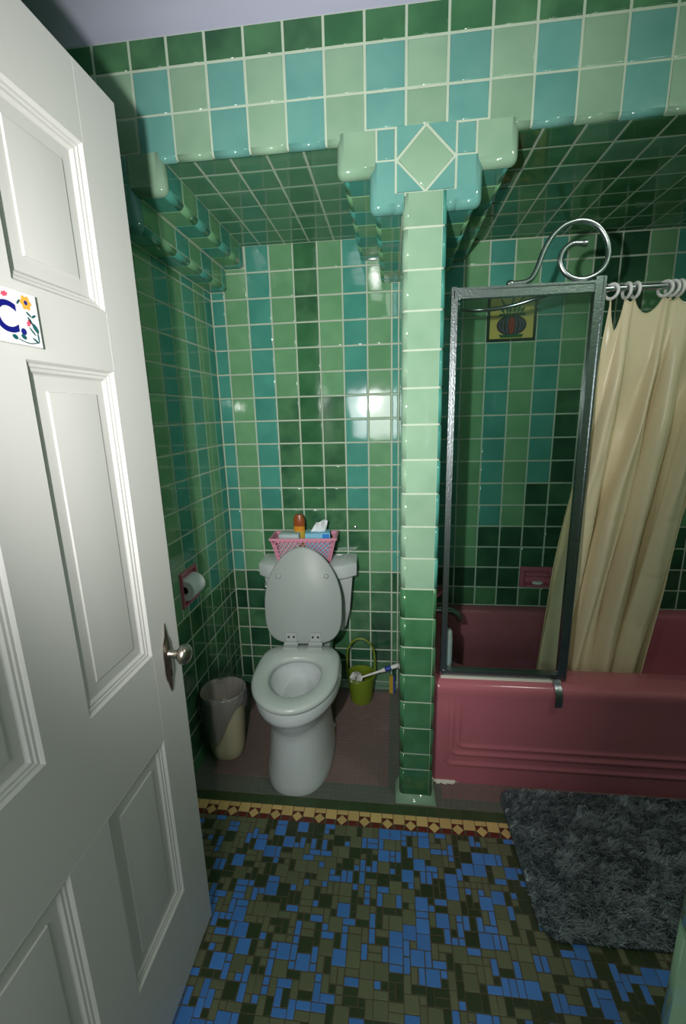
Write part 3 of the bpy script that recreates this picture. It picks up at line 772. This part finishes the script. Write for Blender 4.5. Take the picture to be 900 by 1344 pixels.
mb = MB(); bar(mb, .98, 4.86, -17.65, -5.45, YS-.025, YS+.025); mb.build('glass_pane', 'glass', ts, smooth=False)
mb = MB()
cl = [(YS-.13, -17.75), (1.1, -17.8), (.95, -17.87), (.80, -18.0), (.76, -18.2), (.76, -18.42), (.78, -18.5)]
v = []; f = []
for i, (y, z) in enumerate(cl):
    a, b = (4.62, 4.84)
    nrm = (-.05, .04) if i < 3 else (-.05, 0)
    v += [t_(a, z, y), t_(b, z, y), t_(b, z+nrm[1], y+nrm[0]), t_(a, z+nrm[1], y+nrm[0])]
for i in range(len(cl)-1):
    for j in range(4): f.append((i*4+j, i*4+(j+1) % 4, i*4+4+(j+1) % 4, i*4+4+j))
f += [(0, 1, 2, 3), tuple((len(cl)-1)*4+j for j in (3, 2, 1, 0))]
mb.add(v, f); mb.build('rim_clip', 'alum', ts, angle=60)
def spline(pts, n=8):
    pts = [Vector(p) for p in pts]; out = []
    for i in range(len(pts)-1):
        p0, p1, p2, p3 = pts[max(i-1, 0)], pts[i], pts[i+1], pts[min(i+2, len(pts)-1)]
        for k in range(n):
            t = k/n; out.append(.5*((2*p1)+(p2-p0)*t+(2*p0-5*p1+4*p2-p3)*t*t+(3*p1-p0-3*p2+p3)*t**3))
    return out+[pts[-1]]
sx = [(2.52, -5.17), (2.75, -5.17), (2.97, -5.14), (3.12, -5.05), (3.25, -4.8), (3.33, -4.55), (3.45, -4.25), (3.65, -3.95), (3.95, -3.74), (4.37, -3.68), (4.75, -3.83), (5.02, -4.15), (5.12, -4.5), (5.06, -4.83), (4.85, -5.05), (4.52, -5.16), (4.2, -5.1), (3.95, -4.9), (3.85, -4.62), (3.93, -4.38), (4.14, -4.24), (4.46, -4.25)]
mb = MB(); mb.tube(spline([t_(a, b) for a, b in sx], 6), .075*S, 12)
mb.lathe([(0.01*S, -.1*S), (.09*S, -.06*S), (.1*S, 0), (.09*S, .06*S), (.01*S, .1*S)], t_(2.52, -5.17), 'x', n=12)
mb.lathe([(0.01*S, -.1*S), (.09*S, -.06*S), (.1*S, 0), (.09*S, .06*S), (.01*S, .1*S)], t_(4.46, -4.25), 'x', n=12)
mb.build('scroll', 'chrome', ts)
mb = MB(); mb.tube(spline([t_(1.1, -5.62, YS+.12), t_(1.2, -5.68, YS+.5), t_(1.7, -5.68, YS+.8), t_(2.6, -5.62, YS+.85), t_(3.4, -5.48, YS+.6), t_(3.9, -5.42, YS+.13)], 6), .06*S, 10); mb.build('towel_bar', 'chrome', ts)
# rod
rod = thing('curtain_rod', 'straight chrome curtain rod running right from the metal post', 'curtain rod', P(10.3, YS, -5.45))
mb = MB(); mb.tube([(-5.22*S, 0, 0), (5.26*S, 0, 0)], .085*S, 14); mb.build('pole', 'chrome', rod)
mb = MB(); mb.lathe([(.2*S, 5.22*S), (.2*S, 5.29*S)], (0, 0, 0), 'x'); mb.build('end_flange', 'chrome', rod)
# bottle on the rim behind the glass
bt = thing('white_bottle', 'slim white bottle standing on the tub rim behind the glass by the pillar', 'bottle', P(1.16, 1.78, -17.845))
mb = MB(); mb.lathe([(.02*S, 0), (.15*S, 0), (.165*S, .04*S), (.165*S, 1.35*S), (.15*S, 1.5*S), (.1*S, 1.56*S), (.02*S, 1.56*S)]); mb.build('body', 'whiteplastic', bt)
mb = MB(); mb.lathe([(.172*S, .25*S), (.172*S, 1.2*S)], n=20); mb.build('label_band', 'paper', bt)
# ================================================================= SHOWER CURTAIN
RX = [5.30, 5.70, 5.93, 6.70, 6.88, 7.06, 7.55, 8.3, 9.1, 9.9]
nR = len(RX); cu_ = thing('shower_curtain', 'beige vinyl shower curtain bunched in folds beside the glass screen', 'curtain', P(6.6, YS+.3, -5.7))
nu, nt_ = 270, 150
def sm(a, b, x):
    t = np.clip((x-a)/(b-a), 0, 1); return t*t*(3-2*t)
U = np.linspace(0, 1, nu)[None, :].repeat(nt_, 0); Tt = (np.linspace(0, 1, nt_)**1.25)[:, None].repeat(nu, 1)
uu = np.linspace(0, 1, nR)
Xt = np.interp(U, uu, RX)
Xb = 4.42+4.3*U**.97-.40*U*sm(.6, 1, Tt)
p_ = 1.15+2.6*sm(.45, 1, U)
g = (1-sm(.3, 1, U))*(1-Tt)**1.15+sm(.3, 1, U)*np.maximum(0, 1-Tt/.27)**1.3
Xc = Xb+(Xt-Xb)*g
ph = U*(nR-1)
fold = np.sin(np.pi*ph)                       # one half wave per ring gap
amp = .05+.26*sm(0, .25, Tt)-.04*sm(.6, 1, Tt)
second = .10*np.sin(2*np.pi*(U*7.3+.13*Tt)+1.0)*sm(.1, .6, Tt)+.05*np.sin(2*np.pi*(U*13.1-.3*Tt))*sm(.05, .4, Tt)
saw = np.sign(fold)*np.abs(fold)**.8
Yc = YS+.02+1.35*sm(.0, .85, Tt)+amp*saw*1.0+second
Xc = Xc+.16*np.sin(2*np.pi*ph/2+1.2)*sm(.08, .5, Tt)*(1-.2*Tt)+.05*np.sin(2*np.pi*(U*6+Tt*1.5))*sm(.1, .5, Tt)
fr_ = ph-np.floor(ph); gapw = np.array([.85, .12, .42, .10, .12, .2, .2, .2, .2])[np.clip(np.floor(ph).astype(int), 0, 8)]
sag = gapw*np.maximum(0, np.sin(np.pi*fr_))**.7
z0 = -5.70-sag
Zc = z0+(-19.6-z0)*Tt
# pinches and creases
Yc += .05*np.sin(9*Tt*np.pi+5*U)*np.exp(-((Tt-.18)/.15)**2)
for _ in range(46):
    a, b = rng.random(), rng.random()*.95; su = rng.uniform(.012, .03); st_ = rng.uniform(.02, .06)
    Yc += rng.uniform(-.06, .06)*np.exp(-((U-a-(Tt-b)*rng.uniform(-.3, .3))/su)**2-((Tt-b)/st_)**2)
for h in (.47, .62, .76, .9): Yc += .02*np.exp(-((Tt-h)/.005)**2)          # packing creases
v = np.stack([Xc*S, Yc*S, (Zc+22)*S], -1).reshape(-1, 3)-np.array(cu_.location)
idx = np.arange(nu*nt_).reshape(nt_, nu)
f = np.stack([idx[:-1, :-1], idx[:-1, 1:], idx[1:, 1:], idx[1:, :-1]], -1).reshape(-1, 4)
o = link('cloth', mesh('cloth', v.tolist(), f.tolist()), cu_, 'curtain')
md = o.modifiers.new('thickness', 'SOLIDIFY'); md.thickness = .0012
mb = MB()
hem = [Vector(v[idx[0, k]])+Vector((0, 0, -.002)) for k in range(0, nu, 2)]
mb.tube(hem, .0028, 6); mb.build('hem', 'curtain', cu_)
names = ['first', 'second', 'third', 'fourth', 'fifth', 'sixth', 'seventh', 'eighth', 'ninth', 'tenth']
for k in range(7):
    mb = MB(); torus(mb, (0, 0, 0), .19*S, .045*S, 'x', 26, 10)
    o = mb.build('curtain_ring', 'whiteplastic'); o.location = P(RX[k], YS, -5.52)
    o.rotation_euler = (0, 0, [.6, .12, .1, .55, .45, .1, .3][k])
    tag(o, f'white plastic curtain ring on the rod, {names[k]} to the right of the metal post', 'ring', 'curtain rings on the rod')
# ================================================================= TOILET
to = thing('toilet', 'white porcelain toilet with its seat lid raised in the tiled alcove', 'toilet', P(-4.58, 6.24, -22), math.radians(2.4))
def egg(df, db, hw, z, dc=None, n=56, eb=2.6, ef=2.0):
    if dc is None: dc = db+(df-db)*.46
    pts = []
    for k in range(n):
        a = 2*math.pi*k/n; c, s = math.cos(a), math.sin(a)
        e = ef if s < 0 else eb
        x = hw*math.copysign(abs(c)**(2/e), c)
        y = math.copysign(abs(s)**(2/e), s)
        pts.append(Vector((x, -dc+(y*(df-dc) if s < 0 else y*(dc-db)), z)))
    return pts
mb = MB()
mb.loft([egg(.705, .24, .138, 0, ef=2.5), egg(.708, .24, .142, .012, ef=2.5), egg(.704, .24, .139, .04, ef=2.5), egg(.696, .24, .130, .10, ef=2.5), egg(.690, .24, .124, .18, ef=2.4), egg(.688, .23, .123, .225, ef=2.3), egg(.692, .22, .127, .255, ef=2.2),
         egg(.706, .22, .138, .285), egg(.728, .22, .154, .312), egg(.744, .22, .166, .333), egg(.750, .22, .171, .347), egg(.756, .22, .176, .350), egg(.760, .22, .179, .365), egg(.762, .24, .180, .40), egg(.757, .26, .176, .412),
         egg(.71, .40, .122, .412, eb=2.2), egg(.705, .41, .117, .405, eb=2.2), egg(.71, .40, .122, .375, eb=2.2), egg(.70, .41, .115, .33, eb=2.1), egg(.67, .43, .09, .27, eb=2), egg(.62, .46, .06, .23, eb=2)])
mb.build('bowl', 'porcelain', to, angle=50)
mb = MB(); mb.loft([egg(.645, .45, .078, .245, eb=2), egg(.64, .455, .074, .247, eb=2)]); mb.build('water', plain('water', lin(190, 205, 205), .02), to)
# trapway bulge and rear foot
mb = MB(); mb.loft([[Vector((hw*math.cos(a), -d+.0, .17+hz*math.sin(a))) for a in np.linspace(0, 2*math.pi, 28, endpoint=False)] for d, hw, hz in ((.12, .09, .16), (.2, .105, .168), (.34, .115, .168), (.46, .118, .16), (.52, .10, .13))]); mb.build('trapway', 'porcelain', to, angle=60)
# tank
def tk(hw, d0, d1, bow, z, n=22, r=.03):
    pts = []
    for k in range(n+1):
        t = -1+2*k/n; pts.append(Vector((hw*t, -(d1+bow*(1-abs(t)**2.6)), z)))
    pts += [Vector((hw, -d0, z)), Vector((-hw, -d0, z))]
    return pts
mb = MB(); mb.loft([tk(.165, .05, .10, .05, .40), tk(.18, .03, .115, .055, .43), tk(.20, .02, .12, .06, .52), tk(.217, .015, .125, .065, .70)]); mb.build('tank', 'porcelain', to, angle=35)
mb = MB(); mb.loft([tk(.222, .012, .128, .07, .692), tk(.236, .008, .135, .078, .705), tk(.238, .006, .137, .08, .755), tk(.236, .007, .135, .079, .765), tk(.226, .012, .128, .073, .772)]); mb.build('tank_lid', 'porcelain', to, angle=40)
mb = MB(); mb.tube([(-.205, -.14, .655), (-.205, -.172, .655)], .012, 12); mb.tube([(-.205, -.172, .655), (-.18, -.19, .648), (-.14, -.2, .643)], [.008, .007, .009], 10); mb.build('flush_lever', 'chrome', to)
mb = MB(); mb.box((-.11, -.31, .33), (.11, -.06, .405)); mb.build('deck', 'porcelain', to, smooth=False)
# seat ring
o_ = [egg(.770, .335, .170, .416, eb=4.2), egg(.776, .33, .175, .424, eb=4.2), egg(.775, .33, .174, .436, eb=4.2), egg(.762, .34, .163, .443, eb=4.2)]
i_ = [egg(.705, .425, .112, .443, eb=2.2), egg(.695, .432, .106, .436, eb=2.2), egg(.695, .432, .106, .420, eb=2.2), egg(.70, .427, .110, .416, eb=2.2)]
mb = MB(); mb.loft(o_+i_, closed=True); mb.build('seat_ring', 'seat_ring', to, angle=60)
# raised lid
lidL, hx = .447, .34
ld = bpy.data.objects.new('lid', None)
mb = MB()
def lp(sc_, z): return [Vector((p.x*sc_, (p.y+.20)*sc_-.20, z)) for p in egg(lidL, 0, .177, 0, dc=.19, eb=3.5, ef=1.86)]
mb.loft([lp(.97, 0), lp(.993, .004), lp(1, .010), lp(.985, .018), lp(.95, .022)])
Rl = Matrix.Translation((0, -.335, .447)) @ Matrix.Rotation(math.radians(-99), 4, 'X')
lid = mb.build('lid', 'seat', to, angle=50); lid.matrix_local = Rl
for s in (-1, 1):
    mb = MB(); mb.lathe([(.011, 0), (.011, -.006), (.008, -.010), (.001, -.011)], (s*.108, -.315, 0), n=14); mb.build('bumper', 'seat', lid)
    mb = MB(); mb.box((s*.055-.024, -.055, -.006), (s*.055+.024, -.012, 0)); mb.box((s*.055-.030, -.016, -.014), (s*.055+.030, .012, 0)); hg = mb.build('lid_hinge', 'seat', lid, smooth=False)
    for t in (-1, 1): mb = MB(); mb.lathe([(.0052, -.0055), (.0052, -.0072)], (s*.055+t*.012, -.036, 0), n=12); mb.build('hinge_hole', 'black', lid)
    mb = MB(); mb.box((s*.055-.032, -.372, .436), (s*.055+.032, -.33, .452)); mb.build('seat_hinge', 'seat', to, smooth=False)
for s in (-1, 1): mb = MB(); mb.lathe([(.014, 0), (.014, .008), (.008, .018), (.001, .02)], (s*.12, -.33, .02), n=14); mb.build('bolt_cap', 'porcelain', to)
sv = thing('supply_valve', 'rusty copper supply valve behind the left side of the toilet', 'valve', P(-6.22, 6.3, -18.6))
mb = MB(); mb.tube([(0, 0, -.09), (0, -.03, -.06), (0, -.05, 0), (0, -.05, .12)], .011, 10); mb.build('pipe', 'copper', sv)
mb = MB(); mb.lathe([(.017, -.03), (.02, 0), (.017, .03)], (0, -.05, .03)); mb.build('valve_body', 'copper', sv)
# ================================================================= BASKET on the tank
ZT = -22+.772/S
bk = thing('plastic_basket', 'pink plastic basket with pierced sides on top of the toilet tank', 'basket', P(-4.64, 5.28, ZT), math.radians(3))
bw, bd, bh = 1.40*S, .60*S, 1.15*S; b2, d2 = 1.12*S, .46*S
def br(f_, z, ins=0): return [Vector((s*(b2+(bw-b2)*f_-ins), t*(d2+(bd-d2)*f_-ins), z)) for s, t in ((-1, -1), (1, -1), (1, 1), (-1, 1))]
mb = MB(); mb.loft([br(0, .001), br(0, .004)]); mb.build('base', 'basket', bk, smooth=False)
mb = MB(); R1, R2, R3, R4 = br(1, bh), br(1, bh+.001, -.006), br(1, bh-.008, -.006), br(.95, bh-.009)
mb.loft([br(.93, bh-.008, .003), br(1, bh, .004), R2, R3, R4], cap0=False, cap1=False); mb.build('rim', 'basket', bk, angle=30)
def lattice(p00, p10, p11, p01, nu_, nv_, name):
    """a side of crossing diagonal ribs between two solid bands"""
    mb = MB(); L = lambda a, b: (p00*(1-a)+p10*a)*(1-b)+(p01*(1-a)+p11*a)*b
    nrm = (p10-p00).cross(p01-p00).normalized()*.0016
    def strip(a0, b0, a1, b1, w_):
        A, B = L(a0, b0), L(a1, b1); d = (B-A).normalized(); s = d.cross(nrm).normalized()*w_
        mb.add([A-s-nrm, A+s-nrm, B+s-nrm, B-s-nrm, A-s+nrm, A+s+nrm, B+s+nrm, B-s+nrm], [(3,2,1,0),(4,5,6,7),(0,1,5,4),(1,2,6,5),(2,3,7,6),(3,0,4,7)])
    strip(0, .04, 1, .04, .005); strip(0, .93, 1, .93, .008); strip(.035, 0, .035, 1, .007); strip(.965, 0, .965, 1, .007)
    for k in range(-nv_, nu_):
        a0, a1 = k/nu_, (k+nv_)/nu_
        b0, b1 = .04, .93
        for flip in (0, 1):
            s0, s1, t0, t1 = a0, a1, (b0 if not flip else b1), (b1 if not flip else b0)
            if s0 < 0: t0 += (t1-t0)*(-s0)/(s1-s0); s0 = 0
            if s1 > 1: t1 -= (t1-t0)*(s1-1)/(s1-s0); s1 = 1
            strip(s0, t0, s1, t1, .0016)
    mb.build(name, 'basket', bk, smooth=False)
B0, B1 = br(0, .002), br(.97, bh-.004)
for i in range(4):
    j = (i+1) % 4; lattice(B0[i], B0[j], B1[j], B1[i], 14 if i % 2 == 0 else 6, 5, 'lattice_side')
def inb(x, y, z): return bk.matrix_basis @ Vector((x*S, y*S, z*S))
bt2 = thing('shampoo_bottle', 'golden brown shampoo bottle standing in the pink basket', 'bottle', inb(-.26, .2, .06))
mb = MB(); mb.lathe([(.02*S, 0), (.23*S, 0), (.25*S, .1*S), (.26*S, .7*S), (.25*S, 1.35*S), (.24*S, 1.45*S)], n=24, sy=.6); mb.build('body', 'gold', bt2)
mb = MB(); mb.lathe([(.24*S, 1.45*S), (.26*S, 1.52*S), (.25*S, 1.75*S), (.17*S, 1.95*S), (.02*S, 2.0*S)], n=24, sy=.6); mb.build('cap', 'bronze', bt2)
mb = MB(); mb.lathe([(.268*S, .35*S), (.268*S, 1.25*S)], n=24, sy=.62); mb.build('label_band', 'yellowp', bt2)
tb = thing('tissue_box', 'pale blue tissue box with a white tissue in the pink basket', 'tissue box', inb(.66, -.02, .06), math.radians(8))
mb = MB(); mb.box((-.62*S, -.3*S, 0), (.45*S, .3*S, 1.24*S)); mb.build('carton', 'ltblue', tb, smooth=False)
mb = MB(); mb.box((.12*S, -.306*S, .95*S), (.42*S, -.29*S, 1.2*S)); mb.build('print_patch', 'midblue', tb, smooth=False)
v = []; f = []
for i in range(9):
    for j in range(7):
        a, b = i/8, j/6
        v.append(((-.4+.66*a+.2*b)*S*(1-.2*b), (.12*math.sin(a*7+b*2)*(.3+b))*S, (1.22+.55*b*(1-.4*abs(a-.65)))*S))
for i in range(8):
    for j in range(6): f.append((i*7+j, (i+1)*7+j, (i+1)*7+j+1, i*7+j+1))
o = link('tissue', mesh('tissue', v, f), tb, 'paper'); o.modifiers.new('thickness', 'SOLIDIFY').thickness = .0006
cl_ = thing('folded_cloth', 'pale grey green folded face cloth in the left of the pink basket', 'cloth', inb(-.65, -.02, .06))
for k in range(4):
    mb = MB(); h = .305*S; rr = [(1, 0), (1.03, .3), (1.03, .7), (1, 1), (.9, 1.06)]
    mb.loft([[Vector((sx_*.46*S*s*(1-.02*k), sy_*.30*S*s, h*k*1.0+t*h*.92)) for sx_, sy_ in ((-1, -.8), (-.8, -1), (.8, -1), (1, -.8), (1, .8), (.8, 1), (-.8, 1), (-1, .8))] for s, t in rr]); mb.build('fold', 'cloth', cl_)
# ================================================================= PAPER HOLDER
ph_ = thing('paper_holder', 'recessed pink ceramic toilet paper holder in the left tiled wall', 'paper holder', P(-8.43, 1.84, -14.875))
def hp(x, y, z): return Vector((x*S, y*S, z*S))
def hr(a, b, x): return [hp(x, -a, -b), hp(x, a, -b), hp(x, a, b), hp(x, -a, b)]
mb = MB(); mb.loft([hr(.63, .665, -.05), hr(.63, .665, .05), hr(.6, .63, .08), hr(.53, .56, .06), hr(.51, .54, -.5)]); mb.build('recess', 'pink', ph_, angle=30)
tr = thing('paper_roll', 'white toilet paper roll in the pink recessed wall holder', 'toilet paper', P(-8.43, 1.84, -14.875))
ra, ri, hwid = .42*S, .17*S, .47*S; cxx = .02*S
mb = MB(); rings = []
for r_, y in ((ri, -hwid), (ra-.004, -hwid), (ra, -hwid+.004), (ra, hwid-.004), (ra-.004, hwid), (ri, hwid)):
    rings.append([Vector((cxx+r_*math.cos(a), y, r_*math.sin(a)-.02*S)) for a in np.linspace(0, 2*math.pi, 32, endpoint=False)])
mb.loft(rings, closed=True); mb.build('roll', 'paper', tr)
mb = MB(); mb.tube([(cxx, -.5*S, -.02*S), (cxx, .5*S, -.02*S)], .06*S); mb.build('spindle', 'black', ph_)
# ================================================================= BIN with liner
bn = thing('waste_bin', 'cream plastic waste bin with a grey liner left of the toilet', 'bin', P(-7.44, 1.75, -22))
def ov(rx, ry, z, n=48): return [Vector((rx*S*math.copysign(abs(math.cos(a))**.85, math.cos(a)), ry*S*math.copysign(abs(math.sin(a))**.85, math.sin(a)), z*S)) for a in np.linspace(0, 2*math.pi, n, endpoint=False)]
mb = MB(); HB = 2.85
mb.loft([ov(.58, .52, 0), ov(.62, .56, .05), ov(.66, .60, .4), ov(.83, .75, HB-.06), ov(.86, .78, HB), ov(.82, .74, HB), ov(.8, .72, HB-.1), ov(.64, .58, .4), ov(.6, .54, .08)]); mb.build('body', 'bin', bn)
nn = 72; v = []; f = []
lev = 14
for i in range(lev):
    for k in range(nn):
        a = 2*math.pi*k/nn; front = max(0, math.cos(a-math.radians(248)))
        drop = .55+.25*math.sin(a*3+1)+1.35*front**1.6
        if i < 4: z = HB-.9+.9*i/3+.0; rad = .79-.1*(3-i)/3
        else:
            t = (i-4)/(lev-5); z = HB+.03-drop*t; rad = .885+.06*math.sin(t*2.6)-.05*t*drop/2
        cr = .018*math.sin(a*17+i*.9)+.014*math.sin(a*29-i*.6)
        if i in (3, 4): cr *= .4
        v.append(((rad+cr)*S*math.cos(a), (rad-.08+cr)*S*math.sin(a), z*S))
for i in range(lev-1):
    for k in range(nn): f.append((i*nn+k, i*nn+(k+1) % nn, (i+1)*nn+(k+1) % nn, (i+1)*nn+k))
link('liner', mesh('liner', v, f), bn, 'bag')
tis = MB(); 
for k in range(4):
    a = k*1.6; tis.tube([Vector((.3*math.cos(a)*S, .3*math.sin(a)*S, (1.75+.1*k)*S)), Vector((.1*math.cos(a+1)*S, .1*math.sin(a+1)*S, (1.95+.12*k)*S)), Vector((.35*math.cos(a+2)*S, .3*math.sin(a+2)*S, (1.9+.1*k)*S))], [.05*S, .14*S, .06*S], 9)
o = tis.build('crumpled_tissue', 'paper'); o.location = P(-7.45, 1.7, -22); tag(o, 'crumpled white tissue inside the lined waste bin', 'tissue')
# ================================================================= BUCKET and BRUSH
bu = thing('bucket', 'small lime green plastic bucket with tall handle right of the toilet', 'bucket', P(-2.28, 5.45, -22))
mb = MB(); mb.lathe([(.02*S, .05*S), (.46*S, .02*S), (.5*S, .0), (.52*S, .06*S), (.64*S, 1.28*S), (.69*S, 1.3*S), (.69*S, 1.36*S), (.63*S, 1.36*S), (.61*S, 1.28*S), (.49*S, .12*S), (.02*S, .12*S)], n=36); mb.build('body', 'lime', bu)
mb = MB(); hpts = [Vector((-.66*S, 0, 1.3*S))]+[Vector((-.64*S*math.cos(a), 0, (2.25+.9*math.sin(a))*S)) for a in np.linspace(0, math.pi, 16)]+[Vector((.66*S, 0, 1.3*S))]
mb.tube(hpts, .045*S, 8); mb.build('handle', 'lime', bu)
br_ = thing('toilet_brush', 'white and blue toilet brush lying across the lime green bucket', 'brush', P(-2.3, 5.05, -20.62))
mb = MB(); ax = Vector((1.85, .25, .62)).normalized(); L0 = 1.95*S
mb.tube([Vector((0, 0, 0)), ax*.6*S, ax*1.0*S], [.05*S, .05*S, .06*S], 10); mb.tube([ax*1.0*S, ax*1.2*S, ax*1.9*S, ax*1.97*S], [.07*S, .1*S, .1*S, .06*S], 12); mb.build('stick', 'whiteplastic', br_)
mb = MB(); mb.tube([ax*1.1*S, ax*1.25*S, ax*1.5*S, ax*1.6*S], [.05*S, .112*S, .112*S, .05*S], 12); mb.build('grip', 'bluep', br_)
mb = MB()
for k in range(260):
    th, p2 = random.uniform(0, 2*math.pi), random.uniform(-.5, 1)*.9
    d = Vector((math.cos(th)*math.sqrt(1-p2*p2), math.sin(th)*math.sqrt(1-p2*p2), p2)); b0 = Vector((-.18*S, 0, -.03*S))
    s_ = d.orthogonal().normalized()*.0011
    mb.add([b0+d*.05*S-s_, b0+d*.05*S+s_, b0+d*.3*S+s_, b0+d*.3*S-s_], [(0, 1, 2, 3)])
o = mb.build('bristles', 'whiteplastic', br_, smooth=False); o['kind'] = 'stuff'
yb = thing('yellow_packet', 'small yellow and blue packet standing on the floor between bucket and pillar', 'packet', P(-.86, 6.0, -22))
mb = MB(); mb.box((-.10*S, -.05*S, 0), (.08*S, .1*S, .9*S)); mb.build('front', 'yellowp', yb, smooth=False)
mb = MB(); mb.box((.08*S, -.04*S, 0), (.16*S, .1*S, .88*S)); mb.build('side', 'bluep', yb, smooth=False)
hk = thing('wall_hook', 'tiny chrome knob on the green tiles right of the basket', 'hook', P(-2.5, 6.37, -13.72))
mb = MB(); mb.lathe([(.03*S, 0), (.03*S, -.12*S), (.06*S, -.14*S), (.06*S, -.2*S), (.01*S, -.22*S)], (0, 0, 0), 'y', n=14); mb.build('knob', 'chrome', hk)
# ================================================================= BATH RUG
rg = thing('bath_rug', 'grey shaggy bath rug with rounded corners lying in front of the tub', 'rug', P(6.6, -1.5, -22))
rx0, rx1, ry0, ry1, rr_ = -3.62, 4.2, -2.28, 2.32, .55     # relative, T-units
ro = rrect(rx0, rx1, ry0, ry1, rr_, 0, 12)
skew = lambda x, y: (x-.02*(y), y+.012*x)
mb = MB(); mb.loft([[Vector((skew(x, y)[0]*S, skew(x, y)[1]*S, z)) for x, y, _ in ro] for z in (.001, .006)])
mb.build('backing', 'backing', rg)
ns = 52000
px = rng.uniform(rx0, rx1, ns*2); py = rng.uniform(ry0, ry1, ns*2)
qx = np.maximum(np.maximum(rx0+rr_-px, px-(rx1-rr_)), 0); qy = np.maximum(np.maximum(ry0+rr_-py, py-(ry1-rr_)), 0)
keep = (np.hypot(qx, qy) < rr_-.03); px, py = px[keep][:ns], py[keep][:ns]; ns = len(px)
fld = lambda x, y, k: np.sin(x*2.1+k)*np.cos(y*2.7-k)+.6*np.sin(x*5.3-y*3.1+2*k)+.5*np.sin(y*7.1+x*1.3)
cs = .11; cell = np.floor(px/cs)*131.7+np.floor(py/cs)*71.3
crx = np.sin(cell*12.9898)*43758.5; crx -= np.floor(crx); cry = np.sin(cell*78.233)*12543.1; cry -= np.floor(cry)
ang = fld(px, py, 0)*.5+rng.normal(0, .4, ns)+crx*2.4-2.4
lean = np.clip(.6+.06*fld(px, py, 2)+.5*(cry-.5)+rng.normal(0, .18, ns), .1, 1.1)
ln = rng.uniform(.17, .27, ns)
edge = np.minimum(np.minimum(px-rx0, rx1-px), np.minimum(py-ry0, ry1-py)); ln *= np.clip(.55+edge*1.6, .55, 1)
dx, dy, dz = np.cos(ang)*np.sin(lean), np.sin(ang)*np.sin(lean), np.cos(lean)
wx, wy = -np.sin(ang), np.cos(ang); wd_ = .011
X0, Y0 = skew(px, py)
Vv = np.zeros((ns, 5, 3))
for i, (t, ww) in enumerate(((0, 1), (0, -1), (.55, .9), (.55, -.9), (1, 0))):
    bend = t*t*.35
    Vv[:, i, 0] = X0+dx*ln*t*(1+bend*.5)+wx*wd_*ww; Vv[:, i, 1] = Y0+dy*ln*t*(1+bend*.5)+wy*wd_*ww; Vv[:, i, 2] = .05+dz*ln*t*(1-bend*.3)
Vv *= S
me = bpy.data.meshes.new('pile'); base = (np.arange(ns)*5)[:, None]
tri = np.concatenate([base+np.array([[0, 1, 3]]), base+np.array([[0, 3, 2]]), base+np.array([[2, 3, 4]])], 1).reshape(-1, 3)
me.vertices.add(ns*5); me.vertices.foreach_set('co', Vv.reshape(-1))
me.loops.add(tri.size); me.loops.foreach_set('vertex_index', tri.reshape(-1).astype(np.int32))
me.polygons.add(len(tri)); me.polygons.foreach_set('loop_start', np.arange(0, tri.size, 3, dtype=np.int32))
me.update(calc_edges=True)
at = me.attributes.new('shade', 'FLOAT', 'POINT')
shd = np.clip(rng.uniform(0, 1, ns)*.7+.3*cry, 0, 1); at.data.foreach_set('value', np.repeat(shd, 5).astype(np.float32))
o = link('pile', me, rg, 'pile'); o['kind'] = 'stuff'
